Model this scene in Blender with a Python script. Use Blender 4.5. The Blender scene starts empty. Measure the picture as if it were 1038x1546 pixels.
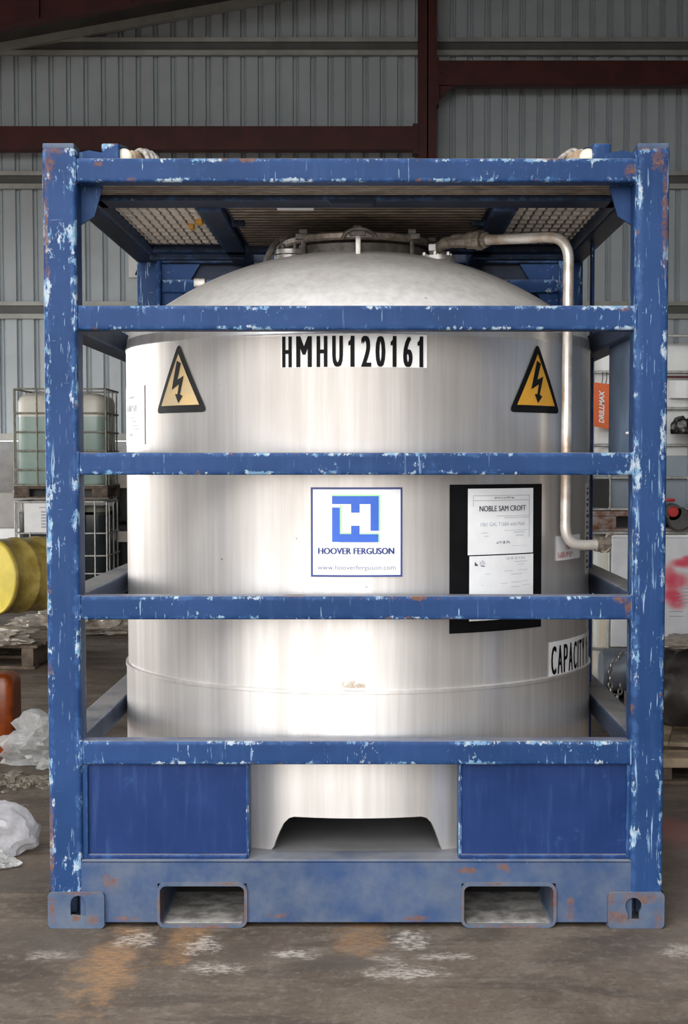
import bpy, bmesh, math, random
from math import sin, cos, pi, radians
from mathutils import Vector, Matrix, noise

S = bpy.context.scene
COL = S.collection

# ------------------------------------------------------------------ camera
F, CX, CZ, CD, PITCH, PX, PY = 2203.7, 0.0447, 1.5216, 4.6977, 0.0511, 558.0, 809.66
cam = bpy.data.cameras.new('camera')
cam.sensor_fit = 'VERTICAL'
cam.sensor_height = 24.0
cam.sensor_width = 24.0 * 1038 / 1546
cam.lens = 24.0 * F / 1546
cam.shift_x = -(PX - 519) / 1546
cam.shift_y = (PY - 773) / 1546
cam.clip_start = 0.05
cam.clip_end = 300
camo = bpy.data.objects.new('camera', cam)
camo.location = (CX, -CD, CZ)
camo.rotation_euler = (pi / 2 - PITCH, 0, 0)
COL.objects.link(camo)
S.camera = camo

# ------------------------------------------------------------------ sky, daylight, exposure
w = bpy.data.worlds.new('overcast_sky')
S.world = w
w.use_nodes = True
nt = w.node_tree
bg = nt.nodes['Background']
tc = nt.nodes.new('ShaderNodeTexCoord')
sep = nt.nodes.new('ShaderNodeSeparateXYZ')
nt.links.new(tc.outputs['Generated'], sep.inputs[0])
ramp = nt.nodes.new('ShaderNodeValToRGB')
nt.links.new(sep.outputs['Z'], ramp.inputs[0])
ramp.color_ramp.elements[0].color = (1.0, 0.975, 0.945, 1)
ramp.color_ramp.elements[1].color = (0.93, 0.96, 1.0, 1)
nt.links.new(ramp.outputs[0], bg.inputs[0])
bg.inputs['Strength'].default_value = 3.2

ROOM = dict(x0=-9.5, x1=9.5, y0=-5.8, y1=15.2)
FRONT_DOOR = dict(x0=-8.5, x1=1.9, z1=6.2)
ADDED_SIDE_OPENING = dict(y0=3.0, y1=14.95, z1=3.9)  # unseen side opening, added for grazing light on the back wall


def portal(name, loc, rot, sx, sy):
    l = bpy.data.lights.new(name, 'AREA')
    l.shape = 'RECTANGLE'
    l.size, l.size_y = sx, sy
    l.energy = 1
    l.cycles.is_portal = True
    o = bpy.data.objects.new(name, l)
    o.location, o.rotation_euler = loc, rot
    COL.objects.link(o)


portal('front_opening_portal', ((FRONT_DOOR['x0'] + FRONT_DOOR['x1']) / 2, ROOM['y0'], FRONT_DOOR['z1'] / 2),
       (pi / 2, 0, 0), FRONT_DOOR['x1'] - FRONT_DOOR['x0'], FRONT_DOOR['z1'])
portal('side_opening_portal', (ROOM['x0'], (ADDED_SIDE_OPENING['y0'] + ADDED_SIDE_OPENING['y1']) / 2, ADDED_SIDE_OPENING['z1'] / 2),
       (pi / 2, 0, -pi / 2), ADDED_SIDE_OPENING['y1'] - ADDED_SIDE_OPENING['y0'], ADDED_SIDE_OPENING['z1'])

ADDED_ROOF_OPENING = dict(x0=-5.5, x1=1.6, y0=-5.4, y1=-1.6)  # unseen roof opening, added for high front light on the dome
portal('roof_opening_portal', ((ADDED_ROOF_OPENING['x0'] + ADDED_ROOF_OPENING['x1']) / 2, (ADDED_ROOF_OPENING['y0'] + ADDED_ROOF_OPENING['y1']) / 2, 8.6), (0, 0, 0),
       ADDED_ROOF_OPENING['x1'] - ADDED_ROOF_OPENING['x0'], ADDED_ROOF_OPENING['y1'] - ADDED_ROOF_OPENING['y0'])

S.view_settings.view_transform = 'Standard'
S.view_settings.look = 'None'
S.view_settings.gamma = 1
S.view_settings.use_curve_mapping = False
S.view_settings.exposure = 0.95

# ------------------------------------------------------------------ material helpers


class NT:
    def __init__(s, name):
        s.m = bpy.data.materials.new(name)
        s.m.use_nodes = True
        s.t = s.m.node_tree
        s.b = s.t.nodes['Principled BSDF']

    def n(s, typ, **kw):
        nd = s.t.nodes.new('ShaderNode' + typ)
        for k, v in kw.items():
            setattr(nd, k, v)
        return nd

    def l(s, a, b):
        s.t.links.new(a, b)

    def val(s, v, sock):
        if hasattr(v, 'is_output'):
            s.l(v, sock)
        else:
            sock.default_value = v

    def coord(s, scale=(1, 1, 1), rot=(0, 0, 0), loc=(0, 0, 0)):
        tc = s.n('TexCoord')
        mp = s.n('Mapping')
        mp.inputs['Scale'].default_value = scale
        mp.inputs['Rotation'].default_value = rot
        mp.inputs['Location'].default_value = loc
        s.l(tc.outputs['Object'], mp.inputs[0])
        return mp.outputs[0]

    def noise(s, vec, scale, detail=4, rough=0.55, dist=0.0):
        nd = s.n('TexNoise')
        s.l(vec, nd.inputs['Vector'])
        nd.inputs['Scale'].default_value = scale
        nd.inputs['Detail'].default_value = detail
        nd.inputs['Roughness'].default_value = rough
        nd.inputs['Distortion'].default_value = dist
        return nd.outputs[0]

    def math(s, op, a, b=0.0):
        nd = s.n('Math', operation=op)
        s.val(a, nd.inputs[0])
        s.val(b, nd.inputs[1])
        return nd.outputs[0]

    def step(s, v, lo, hi):
        nd = s.n('MapRange', interpolation_type='SMOOTHSTEP')
        s.val(v, nd.inputs[0])
        nd.inputs[1].default_value = lo
        nd.inputs[2].default_value = hi
        return nd.outputs[0]

    def mix(s, f, a, b):
        nd = s.n('Mix', data_type='RGBA')
        s.val(f, nd.inputs[0])
        for v, i in ((a, 6), (b, 7)):
            if hasattr(v, 'is_output'):
                s.l(v, nd.inputs[i])
            else:
                nd.inputs[i].default_value = (*v, 1)
        return nd.outputs[2]

    def blob(s, cx, cy, cz, rx, ry, rz, wob=0.0, wscale=6):
        """a soft-edged patch of that size at that place on the thing"""
        v = s.coord()
        sub = s.n('VectorMath', operation='SUBTRACT')
        s.l(v, sub.inputs[0])
        sub.inputs[1].default_value = (cx, cy, cz)
        mul = s.n('VectorMath', operation='MULTIPLY')
        s.l(sub.outputs[0], mul.inputs[0])
        mul.inputs[1].default_value = (1 / rx, 1 / ry, 1 / rz)
        ln = s.n('VectorMath', operation='LENGTH')
        s.l(mul.outputs[0], ln.inputs[0])
        d = ln.outputs['Value']
        if wob:
            d = s.math('ADD', d, s.math('MULTIPLY', s.math('SUBTRACT', s.noise(v, wscale, 5, .65), .5), wob))
        return s.step(d, 1.0, 0.25)

    def bump(s, h, strength=0.2, dist=0.01):
        nd = s.n('Bump')
        nd.inputs['Strength'].default_value = strength
        nd.inputs['Distance'].default_value = dist
        s.l(h, nd.inputs['Height'])
        s.l(nd.outputs[0], s.b.inputs['Normal'])

    def out(s, color, rough=0.5, metal=0.0):
        if hasattr(color, 'is_output'):
            s.l(color, s.b.inputs['Base Color'])
        else:
            s.b.inputs['Base Color'].default_value = (*color, 1)
        s.val(rough, s.b.inputs['Roughness'])
        s.val(metal, s.b.inputs['Metallic'])
        return s.m


def plain(name, col, rough=0.5, metal=0.0, var=0.25, scale=12, col2=None, bump=0.0):
    t = NT(name)
    v = t.coord()
    n = t.noise(v, scale, 5, .6)
    c2 = col2 or tuple(c * (1 - var) for c in col)
    c = t.mix(t.step(n, .35, .65), c2, col)
    if bump:
        t.bump(n, bump, .01)
    return t.out(c, rough, metal)


def paint(name, base=(.0090, .039, .130), stretch=(1, 1, 1), chips=0.0, scratch=0.0, rust=0.0, dust=0.0, topdust=0.6, streak=0.0, rusty=()):
    """blue steel paint with chips, scratches, rust and dust; chips gather on the edges"""
    t = NT(name)
    v = t.coord()
    at = t.n('Attribute', attribute_name='edge')
    edge = at.outputs['Fac']
    big = t.noise(v, 2.3, 4, .6)
    col = t.mix(t.step(big, .3, .7), tuple(c * .86 for c in base), tuple(min(1, c * 1.14 + .006) for c in base))
    # faded lighter film, running down
    vs = t.coord((14, 14, 1.3))
    fade = t.step(t.noise(vs, 2.2, 6, .65), .50, .78)
    col = t.mix(t.math('MULTIPLY', fade, .20 + streak), col, (.046, .098, .225))
    # rubbed lighter paint near edges
    rub = t.noise(v, 17, 6, .7)
    rubm = t.step(t.math('ADD', rub, t.math('MULTIPLY', edge, .17)), .60, .78)
    col = t.mix(t.math('MULTIPLY', rubm, .5), col, (.040, .105, .26))
    # dust
    dn = t.noise(v, 6, 6, .65)
    if dust:
        col = t.mix(t.math('MULTIPLY', t.step(dn, .25, .75), dust), col, (.165, .18, .185))
    # chips
    vc = t.coord(stretch)
    patch = t.noise(v, 5.5, 2, .5)
    c1 = t.noise(vc, 58, 8, .75)
    c1 = t.math('ADD', t.math('MULTIPLY', c1, .72), t.math('MULTIPLY', t.noise(vc, 120, 4, .7), .28))
    eg = t.math('MULTIPLY', edge, t.step(t.noise(t.coord((1, 1, 1), (0, 0, 0), (9, 2, 4)), 9, 3, .6), .36, .66))
    cm = t.math('ADD', t.math('ADD', c1, t.math('MULTIPLY', eg, .17)), t.math('MULTIPLY', t.math('SUBTRACT', patch, .5), .42))
    chip = t.step(cm, .715 - chips, .75 - chips)
    cc = t.mix(t.step(t.noise(v, 30, 3), .42, .6), (.16, .30, .45), (.42, .49, .54))
    col = t.mix(t.math('MULTIPLY', chip, .88), col, cc)
    # long scratches
    s1 = t.noise(t.coord((70, 70, 5.5), (0, .14, 0)), 1.0, 4, .65, .5)
    s2 = t.noise(t.coord((9, 9, 75), (0, .30, 0)), 1.0, 4, .65, .6)
    s3 = t.noise(t.coord((95, 60, 8), (0, -.5, 0)), 1.0, 2, .6)
    sm = t.math('MAXIMUM', t.step(s1, .735 - scratch, .76 - scratch),
                t.math('MAXIMUM', t.step(s2, .80 - scratch, .83 - scratch), t.step(s3, .775 - scratch, .80 - scratch)))
    sm = t.math('MULTIPLY', sm, t.step(t.noise(v, 4.1, 2), .38, .6))
    col = t.mix(t.math('MULTIPLY', sm, .7), col, (.30, .44, .60))
    # rust
    rn = t.noise(v, 22, 8, .7)
    rp = t.noise(t.coord((1, 1, 1), (0, 0, 0), (3, 5, 7)), 3.3, 2, .5)
    rm = t.math('ADD', t.math('ADD', rn, t.math('MULTIPLY', edge, .13)), t.math('MULTIPLY', t.math('SUBTRACT', rp, .5), .55))
    rs = t.step(rm, .735 - rust, .80 - rust)
    for bl in rusty:
        rs = t.math('MAXIMUM', rs, t.math('MULTIPLY', t.blob(*bl, 2.4, 42), t.step(t.noise(v, 90, 5, .7), .36, .56)))
    rc = t.mix(t.noise(v, 60, 4), (.075, .030, .018), (.25, .125, .07))
    col = t.mix(t.math('MULTIPLY', rs, .85), col, rc)
    # dust lying on upward faces
    g = t.n('NewGeometry')
    sp = t.n('SeparateXYZ')
    t.l(g.outputs['Normal'], sp.inputs[0])
    up = t.math('MULTIPLY', t.step(sp.outputs['Z'], .55, .95), topdust)
    col = t.mix(t.math('MULTIPLY', up, t.step(dn, .1, .6)), col, (.27, .26, .25))
    t.b.inputs['Specular IOR Level'].default_value = .16
    rough = t.math('ADD', .48, t.math('MULTIPLY', t.math('MAXIMUM', rs, chip), .3))
    t.bump(t.math('SUBTRACT', t.noise(v, 55, 5, .6), t.math('MULTIPLY', chip, .6)), .10, .004)
    return t.out(col, rough, 0)


M = {}
RUST_POST = [(-.955, -1, 2.515, .05, .2, .022), (-.975, -1, 2.46, .022, .2, .06), (-.987, -1, 2.28, .010, .2, .20), (-.985, -1, 2.125, .012, .2, .03),
             (.96, -1, 2.48, .03, .2, .045), (.985, -1, 2.30, .014, .2, .22), (.935, -1, 2.52, .06, .2, .012), (-.993, -1, .30, .012, .2, .2), (-.99, -1, .85, .012, .2, .03)]
RUST_CAST = [(-0.365, -1, 0.06, 0.016, .2, 0.09),(-0.42, -1, 0.15, 0.06, .2, 0.012),(-0.64, -1, 0.07, 0.012, .2, 0.07),(-0.5, -1, 0.004, 0.12, .2, 0.008),(0.352, -1, 0.07, 0.012, .2, 0.09),(0.46, -1, 0.15, 0.06, .2, 0.012),(0.648, -1, 0.1, 0.014, .2, 0.09),(0.5, -1, 0.004, 0.14, .2, 0.008),(0.86, -1, 0.04, 0.07, .2, 0.03),(0.925, -1, 0.1, 0.08, .2, 0.025),(0.83, -1, 0.1, 0.014, .2, 0.05),(0.985, -1, 0.03, 0.02, .2, 0.05),(-0.86, -1, 0.03, 0.03, .2, 0.02),(-0.91, -1, 0.035, 0.02, .2, 0.012),(-0.99, -1, 0.06, 0.012, .2, 0.06),(-0.9, -1, 0.118, 0.08, .2, 0.008)]
RUST_BASE = [(.36, -1, .19, .05, .2, .012), (.48, -1, .20, .03, .2, .02), (-.25, -1, .04, .05, .2, .012), (.2, -1, .03, .06, .2, .014), (-.75, -1, .03, .05, .2, .012), (.70, -1, .06, .02, .2, .05), (-.80, -1, .15, .03, .2, .03)]
M['post'] = paint('scratched_blue_post_paint', stretch=(1.2, 1.2, .42), chips=.092, scratch=.118, rust=-.03, rusty=RUST_POST)
M['bar'] = paint('scratched_blue_bar_paint', stretch=(1, 1, .7), chips=.080, scratch=.075, rust=-.025, rusty=[(.865, -1, 2.01, .04, .2, .012), (.885, -1, 1.05, .025, .2, .035), (.86, -1, 1.075, .035, .2, .014), (-.82, -1, 2.47, .02, .2, .012), (-.72, -1, 2.42, .02, .2, .01), (.875, -1, 2.45, .03, .2, .03), (.62, -1, 2.485, .06, .2, .008), (-.2, -1, 1.09, .06, .2, .008), (.3, -1, 1.012, .05, .2, .008)])
M['panel'] = paint('blue_panel_paint', base=(.0050, .0235, .105), chips=-.02, scratch=-.01, rust=-.06, streak=.2)
M['base'] = paint('dusty_blue_base_paint', base=(.022, .055, .145), chips=.01, scratch=.01, rust=.0, dust=.5, rusty=RUST_BASE)
M['cast'] = paint('worn_blue_casting_paint', base=(.036, .068, .145), chips=.02, scratch=.0, rust=.06, dust=.6, rusty=RUST_CAST)
M['rail'] = paint('dull_blue_rail_paint', base=(.030, .044, .085), chips=-.03, scratch=-.02, rust=-.05, dust=.25, topdust=.9)
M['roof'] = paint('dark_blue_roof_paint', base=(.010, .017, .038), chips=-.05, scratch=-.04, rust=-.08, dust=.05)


def tank_mat(name, metal, rough0):
    t = NT(name)
    tcn = t.coord()
    vs = t.coord((30, 30, .9))
    s1 = t.noise(vs, 1.0, 6, .65)
    s2 = t.noise(t.coord((9, 9, .5)), 1.0, 4, .6)
    big = t.noise(tcn, 1.7, 4, .55)
    f = t.math('ADD', t.math('MULTIPLY', s1, .5), t.math('ADD', t.math('MULTIPLY', s2, .3), t.math('MULTIPLY', big, .3)))
    col = t.mix(t.step(f, .40, .70), (.69, .665, .64), (.87, .85, .83))
    # a few dark specks
    vo = t.n('TexVoronoi')
    t.l(tcn, vo.inputs['Vector'])
    vo.inputs['Scale'].default_value = 10
    spm = t.math('MULTIPLY', t.step(vo.outputs['Distance'], .055, .02), t.step(t.noise(tcn, 3.1, 2), .5, .6))
    col = t.mix(t.math('MULTIPLY', spm, .7), col, (.10, .09, .085))
    # brownish handling marks
    col = t.mix(t.math('MULTIPLY', t.step(t.noise(t.coord((5, 5, 1.2), loc=(4, 2, 1)), 1, 5, .6), .56, .75), .18), col, (.42, .35, .30))
    t.bump(s1, .03, .004)
    rough = t.math('ADD', rough0, t.math('MULTIPLY', s2, .14))
    return t.out(col, rough, metal)


M['tank'] = tank_mat('brushed_stainless_steel', .72, .27)
M['head'] = tank_mat('lighter_matt_stainless_steel', .22, .45)  # same steel made less metallic, so the head comes out lighter
M['steel'] = plain('worn_stainless_fittings', (.55, .53, .50), .38, .7, .4, 25)
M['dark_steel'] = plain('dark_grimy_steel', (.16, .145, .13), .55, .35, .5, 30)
M['pipe'] = plain('stained_stainless_pipe', (.66, .62, .57), .36, .45, .0, 9, (.36, .27, .20))
M['brass'] = plain('grimy_brass_fitting', (.34, .29, .24), .45, .45, .5, 40)
M['white'] = plain('white_label', (.90, .91, .92), .45, 0, .05)
M['clear_label'] = plain('pale_grey_label', (.80, .80, .79), .45, 0, .06)
M['black'] = plain('black_vinyl', (.006, .006, .007), .6, 0, .3)
M['sign_yellow'] = plain('amber_sign_yellow', (.72, .36, .035), .5, 0, .12)
M['sign_faded'] = plain('faded_sign_yellow', (.68, .47, .20), .5, 0, .0, 18, (.55, .42, .24))
M['sign_black'] = plain('sign_black', (.009, .009, .010), .5, 0, .3)
M['sign_blackf'] = plain('faded_sign_black', (.028, .028, .030), .5, 0, .3)
M['logo_blue'] = plain('print_blue', (.02, .11, .56), .5, 0, .1)
M['logo_navy'] = plain('print_navy', (.025, .05, .22), .5, 0, .1)
M['logo_green'] = plain('print_green', (.36, .82, .32), .5, 0, .05)
M['print_grey'] = plain('print_grey', (.42, .44, .50), .6, 0, .1)
M['print_web'] = plain('print_slate', (.16, .18, .26), .6, 0, .1)
M['print_dark'] = plain('print_dark', (.06, .06, .09), .6, 0, .1)
M['print_red'] = plain('print_red', (.55, .16, .2), .6, 0, .1)
M['residue'] = plain('brown_sticker_residue', (.42, .33, .25), .8, 0, .5, 60, (.7, .68, .64))
for k_ in ('black', 'sign_black', 'sign_blackf'):
    M[k_].node_tree.nodes['Principled BSDF'].inputs['Specular IOR Level'].default_value = .12
M['grating'] = plain('galvanised_grating', (.80, .74, .66), .55, 0, .15, 25)
M['grating_dark'] = plain('dirty_walkway_plank', (.38, .30, .22), .65, .1, .45, 14)
M['pocket'] = plain('dusty_pocket_steel', (.42, .40, .37), .85, 0, .0, 16, (.17, .16, .15))
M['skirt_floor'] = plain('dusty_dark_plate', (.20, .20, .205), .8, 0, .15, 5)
M['side_plate'] = plain('grey_blue_plate', (.19, .265, .38), .45, 0, .3, 5)
M['rope'] = plain('steel_wire_rope', (.46, .42, .38), .5, .3, .5, 80)
M['shackle'] = plain('cream_shackle_pin', (.78, .72, .60), .5, 0, .2)
M['shackle_rust'] = plain('rusty_shackle_bow', (.46, .34, .23), .6, 0, .4, 40)

M['red_steel'] = plain('oxide_red_steel', (.085, .010, .007), .55, 0, .35, 3)
M['sheet'] = plain('grey_cladding', (.565, .625, .665), .5, 0, .10, 1.5)
M['girt'] = plain('galvanised_girt', (.52, .53, .50), .5, .1, .2, 3)
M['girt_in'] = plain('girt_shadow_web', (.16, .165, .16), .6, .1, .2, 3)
M['roof_sheet'] = plain('dark_roof_sheet', (.09, .085, .08), .7, 0, .3, 2)
M['concrete'] = plain('grey_block_wall', (.30, .29, .28), .85, 0, .25, 4)
M['out_wall'] = plain('grey_side_cladding', (.32, .33, .34), .7, 0, .2, 2)

M['plastic_white'] = plain('milky_tote_plastic', (.72, .70, .62), .4, 0, .12, 4)
M['liquid_green'] = plain('pale_green_liquid', (.33, .44, .40), .3, 0, .12, 3)
M['plastic_dark'] = plain('smoked_tote_plastic', (.24, .25, .20), .35, 0, .2, 4)
M['liquid_dark'] = plain('dark_liquid', (.028, .036, .040), .25, 0, .3, 5)
M['plastic_clear'] = plain('white_tote_plastic', (.74, .75, .74), .4, 0, .08, 4)
M['liquid_blue'] = plain('blue_grey_liquid', (.34, .40, .46), .3, 0, .1, 3)
M['cage_dull'] = plain('dull_cage_tube', (.28, .27, .22), .5, .3, .4, 20)
M['cage_pale'] = plain('pale_cage_tube', (.46, .46, .44), .45, .4, .3, 20)
M['pallet_brown'] = plain('dirty_pallet', (.14, .105, .08), .8, 0, .5, 14)
M['pallet_rust'] = plain('rusty_pallet_foot', (.20, .09, .05), .8, 0, .0, 20, (.34, .30, .28))
M['black_plastic'] = plain('black_plastic', (.018, .018, .018), .5, 0, .4, 10)
M['black_glossy'] = plain('glossy_black_plastic', (.02, .019, .018), .25, 0, .4, 10)
M['red_cap'] = plain('red_valve_cap', (.58, .03, .025), .35, 0, .2)
M['valve_grey'] = plain('grey_valve_body', (.10, .095, .09), .45, .2, .3)
M['drum_yellow'] = plain('yellow_drum_paint', (.66, .52, .03), .32, 0, .2, 6)
M['drum_film'] = plain('wrapped_yellow_drum_side', (.30, .215, .045), .25, 0, .0, 7, (.50, .38, .11))
M['orange_can'] = plain('orange_plastic_can', (.24, .042, .003), .35, 0, .6, 6)
M['orange_sign'] = plain('orange_sign_board', (.85, .16, .035), .5, 0, .08)
M['wood'] = plain('weathered_wood', (.42, .32, .22), .8, 0, .45, 9)
M['wood_dark'] = plain('dark_weathered_wood', (.17, .125, .09), .85, 0, .5, 9)
M['tarp'] = plain('dark_tarpaulin', (.055, .048, .044), .45, 0, .5, 9)
M['grey_drum'] = plain('grey_steel_pipe_end', (.22, .25, .30), .45, .2, .2)
M['crate_grey'] = plain('grey_wrapped_carton', (.44, .42, .40), .7, 0, .15, 5)
M['crate_beige'] = plain('beige_board', (.62, .55, .50), .7, 0, .1, 5)
M['rubble'] = plain('dirt_and_rubble', (.28, .24, .19), .95, 0, .6, 40)
M['dark_wall'] = plain('dark_side_cladding', (.10, .10, .10), .7, 0, .2, 2)  # unseen right wall, coloured dark so the tank reflects less there
M['blue_pole'] = plain('pale_blue_pole', (.20, .30, .45), .5, 0, .2)


def film_mat(name, col, rough, clear):
    """thin plastic film: partly see-through, partly glossy white"""
    t = NT(name)
    n = t.noise(t.coord(), 14, 6, .7)
    c = t.mix(t.step(n, .35, .7), tuple(x * .7 for x in col), col)
    t.bump(t.noise(t.coord(), 40, 5, .6), .3, .01)
    t.b.inputs['Specular IOR Level'].default_value = 1.0
    t.out(c, rough)
    tr = t.n('BsdfTransparent')
    tr.inputs[0].default_value = (.95, .95, .95, 1)
    mx = t.n('MixShader')
    lw = t.n('LayerWeight')
    lw.inputs[0].default_value = .45
    t.l(t.math('ADD', 1 - clear, t.math('MULTIPLY', lw.outputs['Facing'], clear * .8)), mx.inputs[0])
    t.l(tr.outputs[0], mx.inputs[1])
    t.l(t.b.outputs[0], mx.inputs[2])
    t.l(mx.outputs[0], t.t.nodes['Material Output'].inputs['Surface'])
    return t.m


M['film'] = film_mat('clear_crumpled_film', (.62, .62, .61), .12, .68)
M['film_bag'] = film_mat('clear_plastic_bag', (.66, .65, .68), .10, .55)
M['film_dirty'] = film_mat('dusty_crumpled_film', (.50, .44, .37), .25, .12)


def floor_mat():
    t = NT('stained_concrete_floor')
    v = t.coord()
    big = t.noise(v, .55, 6, .62)
    mid = t.noise(v, 2.6, 8, .68)
    fine = t.noise(v, 26, 8, .7)
    flow = t.noise(t.coord((.8, 2.6, 1), (0, 0, .25)), 2.0, 7, .65, .6)
    col = t.mix(t.step(big, .35, .65), (.070, .049, .033), (.132, .098, .070))
    col = t.mix(t.math('MULTIPLY', t.step(mid, .42, .64), .6), col, (.205, .165, .130))
    col = t.mix(t.math('MULTIPLY', t.step(flow, .47, .62), .66), col, (.052, .037, .027))
    col = t.mix(t.math('MULTIPLY', t.step(fine, .48, .72), .34), col, (.32, .29, .25))
    col = t.mix(t.math('MULTIPLY', t.step(t.noise(v, 60, 6, .7), .50, .66), .5), col, (.05, .04, .032))
    # cleaner slab to the right of the tank, pinkish grey
    col = t.mix(t.math('MULTIPLY', t.blob(2.3, .3, 0, 1.9, 2.6, 2, .5, 2), .62), col, (.29, .24, .21))
    grit = t.step(t.noise(t.coord((1, 2.2, 1)), 34, 6, .7), .40, .58)
    # orange-brown runs in front of the frame
    for (x, y, rx, ry, k) in ((-.74, -.33, .10, .42, .85), (-.54, -.12, .07, .26, .7), (.02, -.10, .10, .20, .6)):
        col = t.mix(t.math('MULTIPLY', t.blob(x, y, 0, rx * 1.2, ry * 1.2, 1, 2.4, 11), t.math('MULTIPLY', t.math('ADD', .35, t.math('MULTIPLY', grit, .65)), k)), col, (.36, .20, .09))
    # pale scuffed patches
    for (x, y, rx, ry, k) in ((-.70, -.12, .07, .08, .8), (-.48, -.17, .06, .10, .85), (-.19, -.26, .08, .05, .95), (.17, -.12, .07, .10, .85),
                              (.15, -.42, .13, .07, .85), (.28, -.28, .10, .035, .7), (1.02, -.22, .08, .06, .8), (-.42, -.38, .10, .06, .7),
                              (-.95, -.26, .10, .05, .55), (-.62, .02, .05, .03, .7), (.10, -.30, .06, .03, .7)):
        col = t.mix(t.math('MULTIPLY', t.math('MULTIPLY', t.blob(x, y, 0, rx * 1.2, ry * 1.2, 1, 2.6, 22), grit), k), col, (.52, .47, .41))
    # oily dark patches
    for (x, y, rx, ry, k) in ((-.05, -.33, .22, .10, .6), (-.35, -.25, .12, .14, .5), (-1.0, -.1, .3, .25, .55), (.42, -.05, .12, .10, .6),
                              (-1.25, .55, .22, .25, .6), (-1.35, 1.4, .3, .3, .35)):
        col = t.mix(t.math('MULTIPLY', t.blob(x, y, 0, rx, ry, 1, 1.0, 8), k), col, (.075, .060, .048))
    # red spilt paint on the right
    col = t.mix(t.math('MULTIPLY', t.blob(1.30, 1.25, 0, .14, .35, 1, .9, 7), .55), col, (.40, .14, .13))
    t.bump(t.math('ADD', mid, t.math('MULTIPLY', fine, .5)), .35, .012)
    return t.out(col, t.math('ADD', .62, t.math('MULTIPLY', mid, .3)))


M['floor'] = floor_mat()

# ------------------------------------------------------------------ mesh helpers


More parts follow.
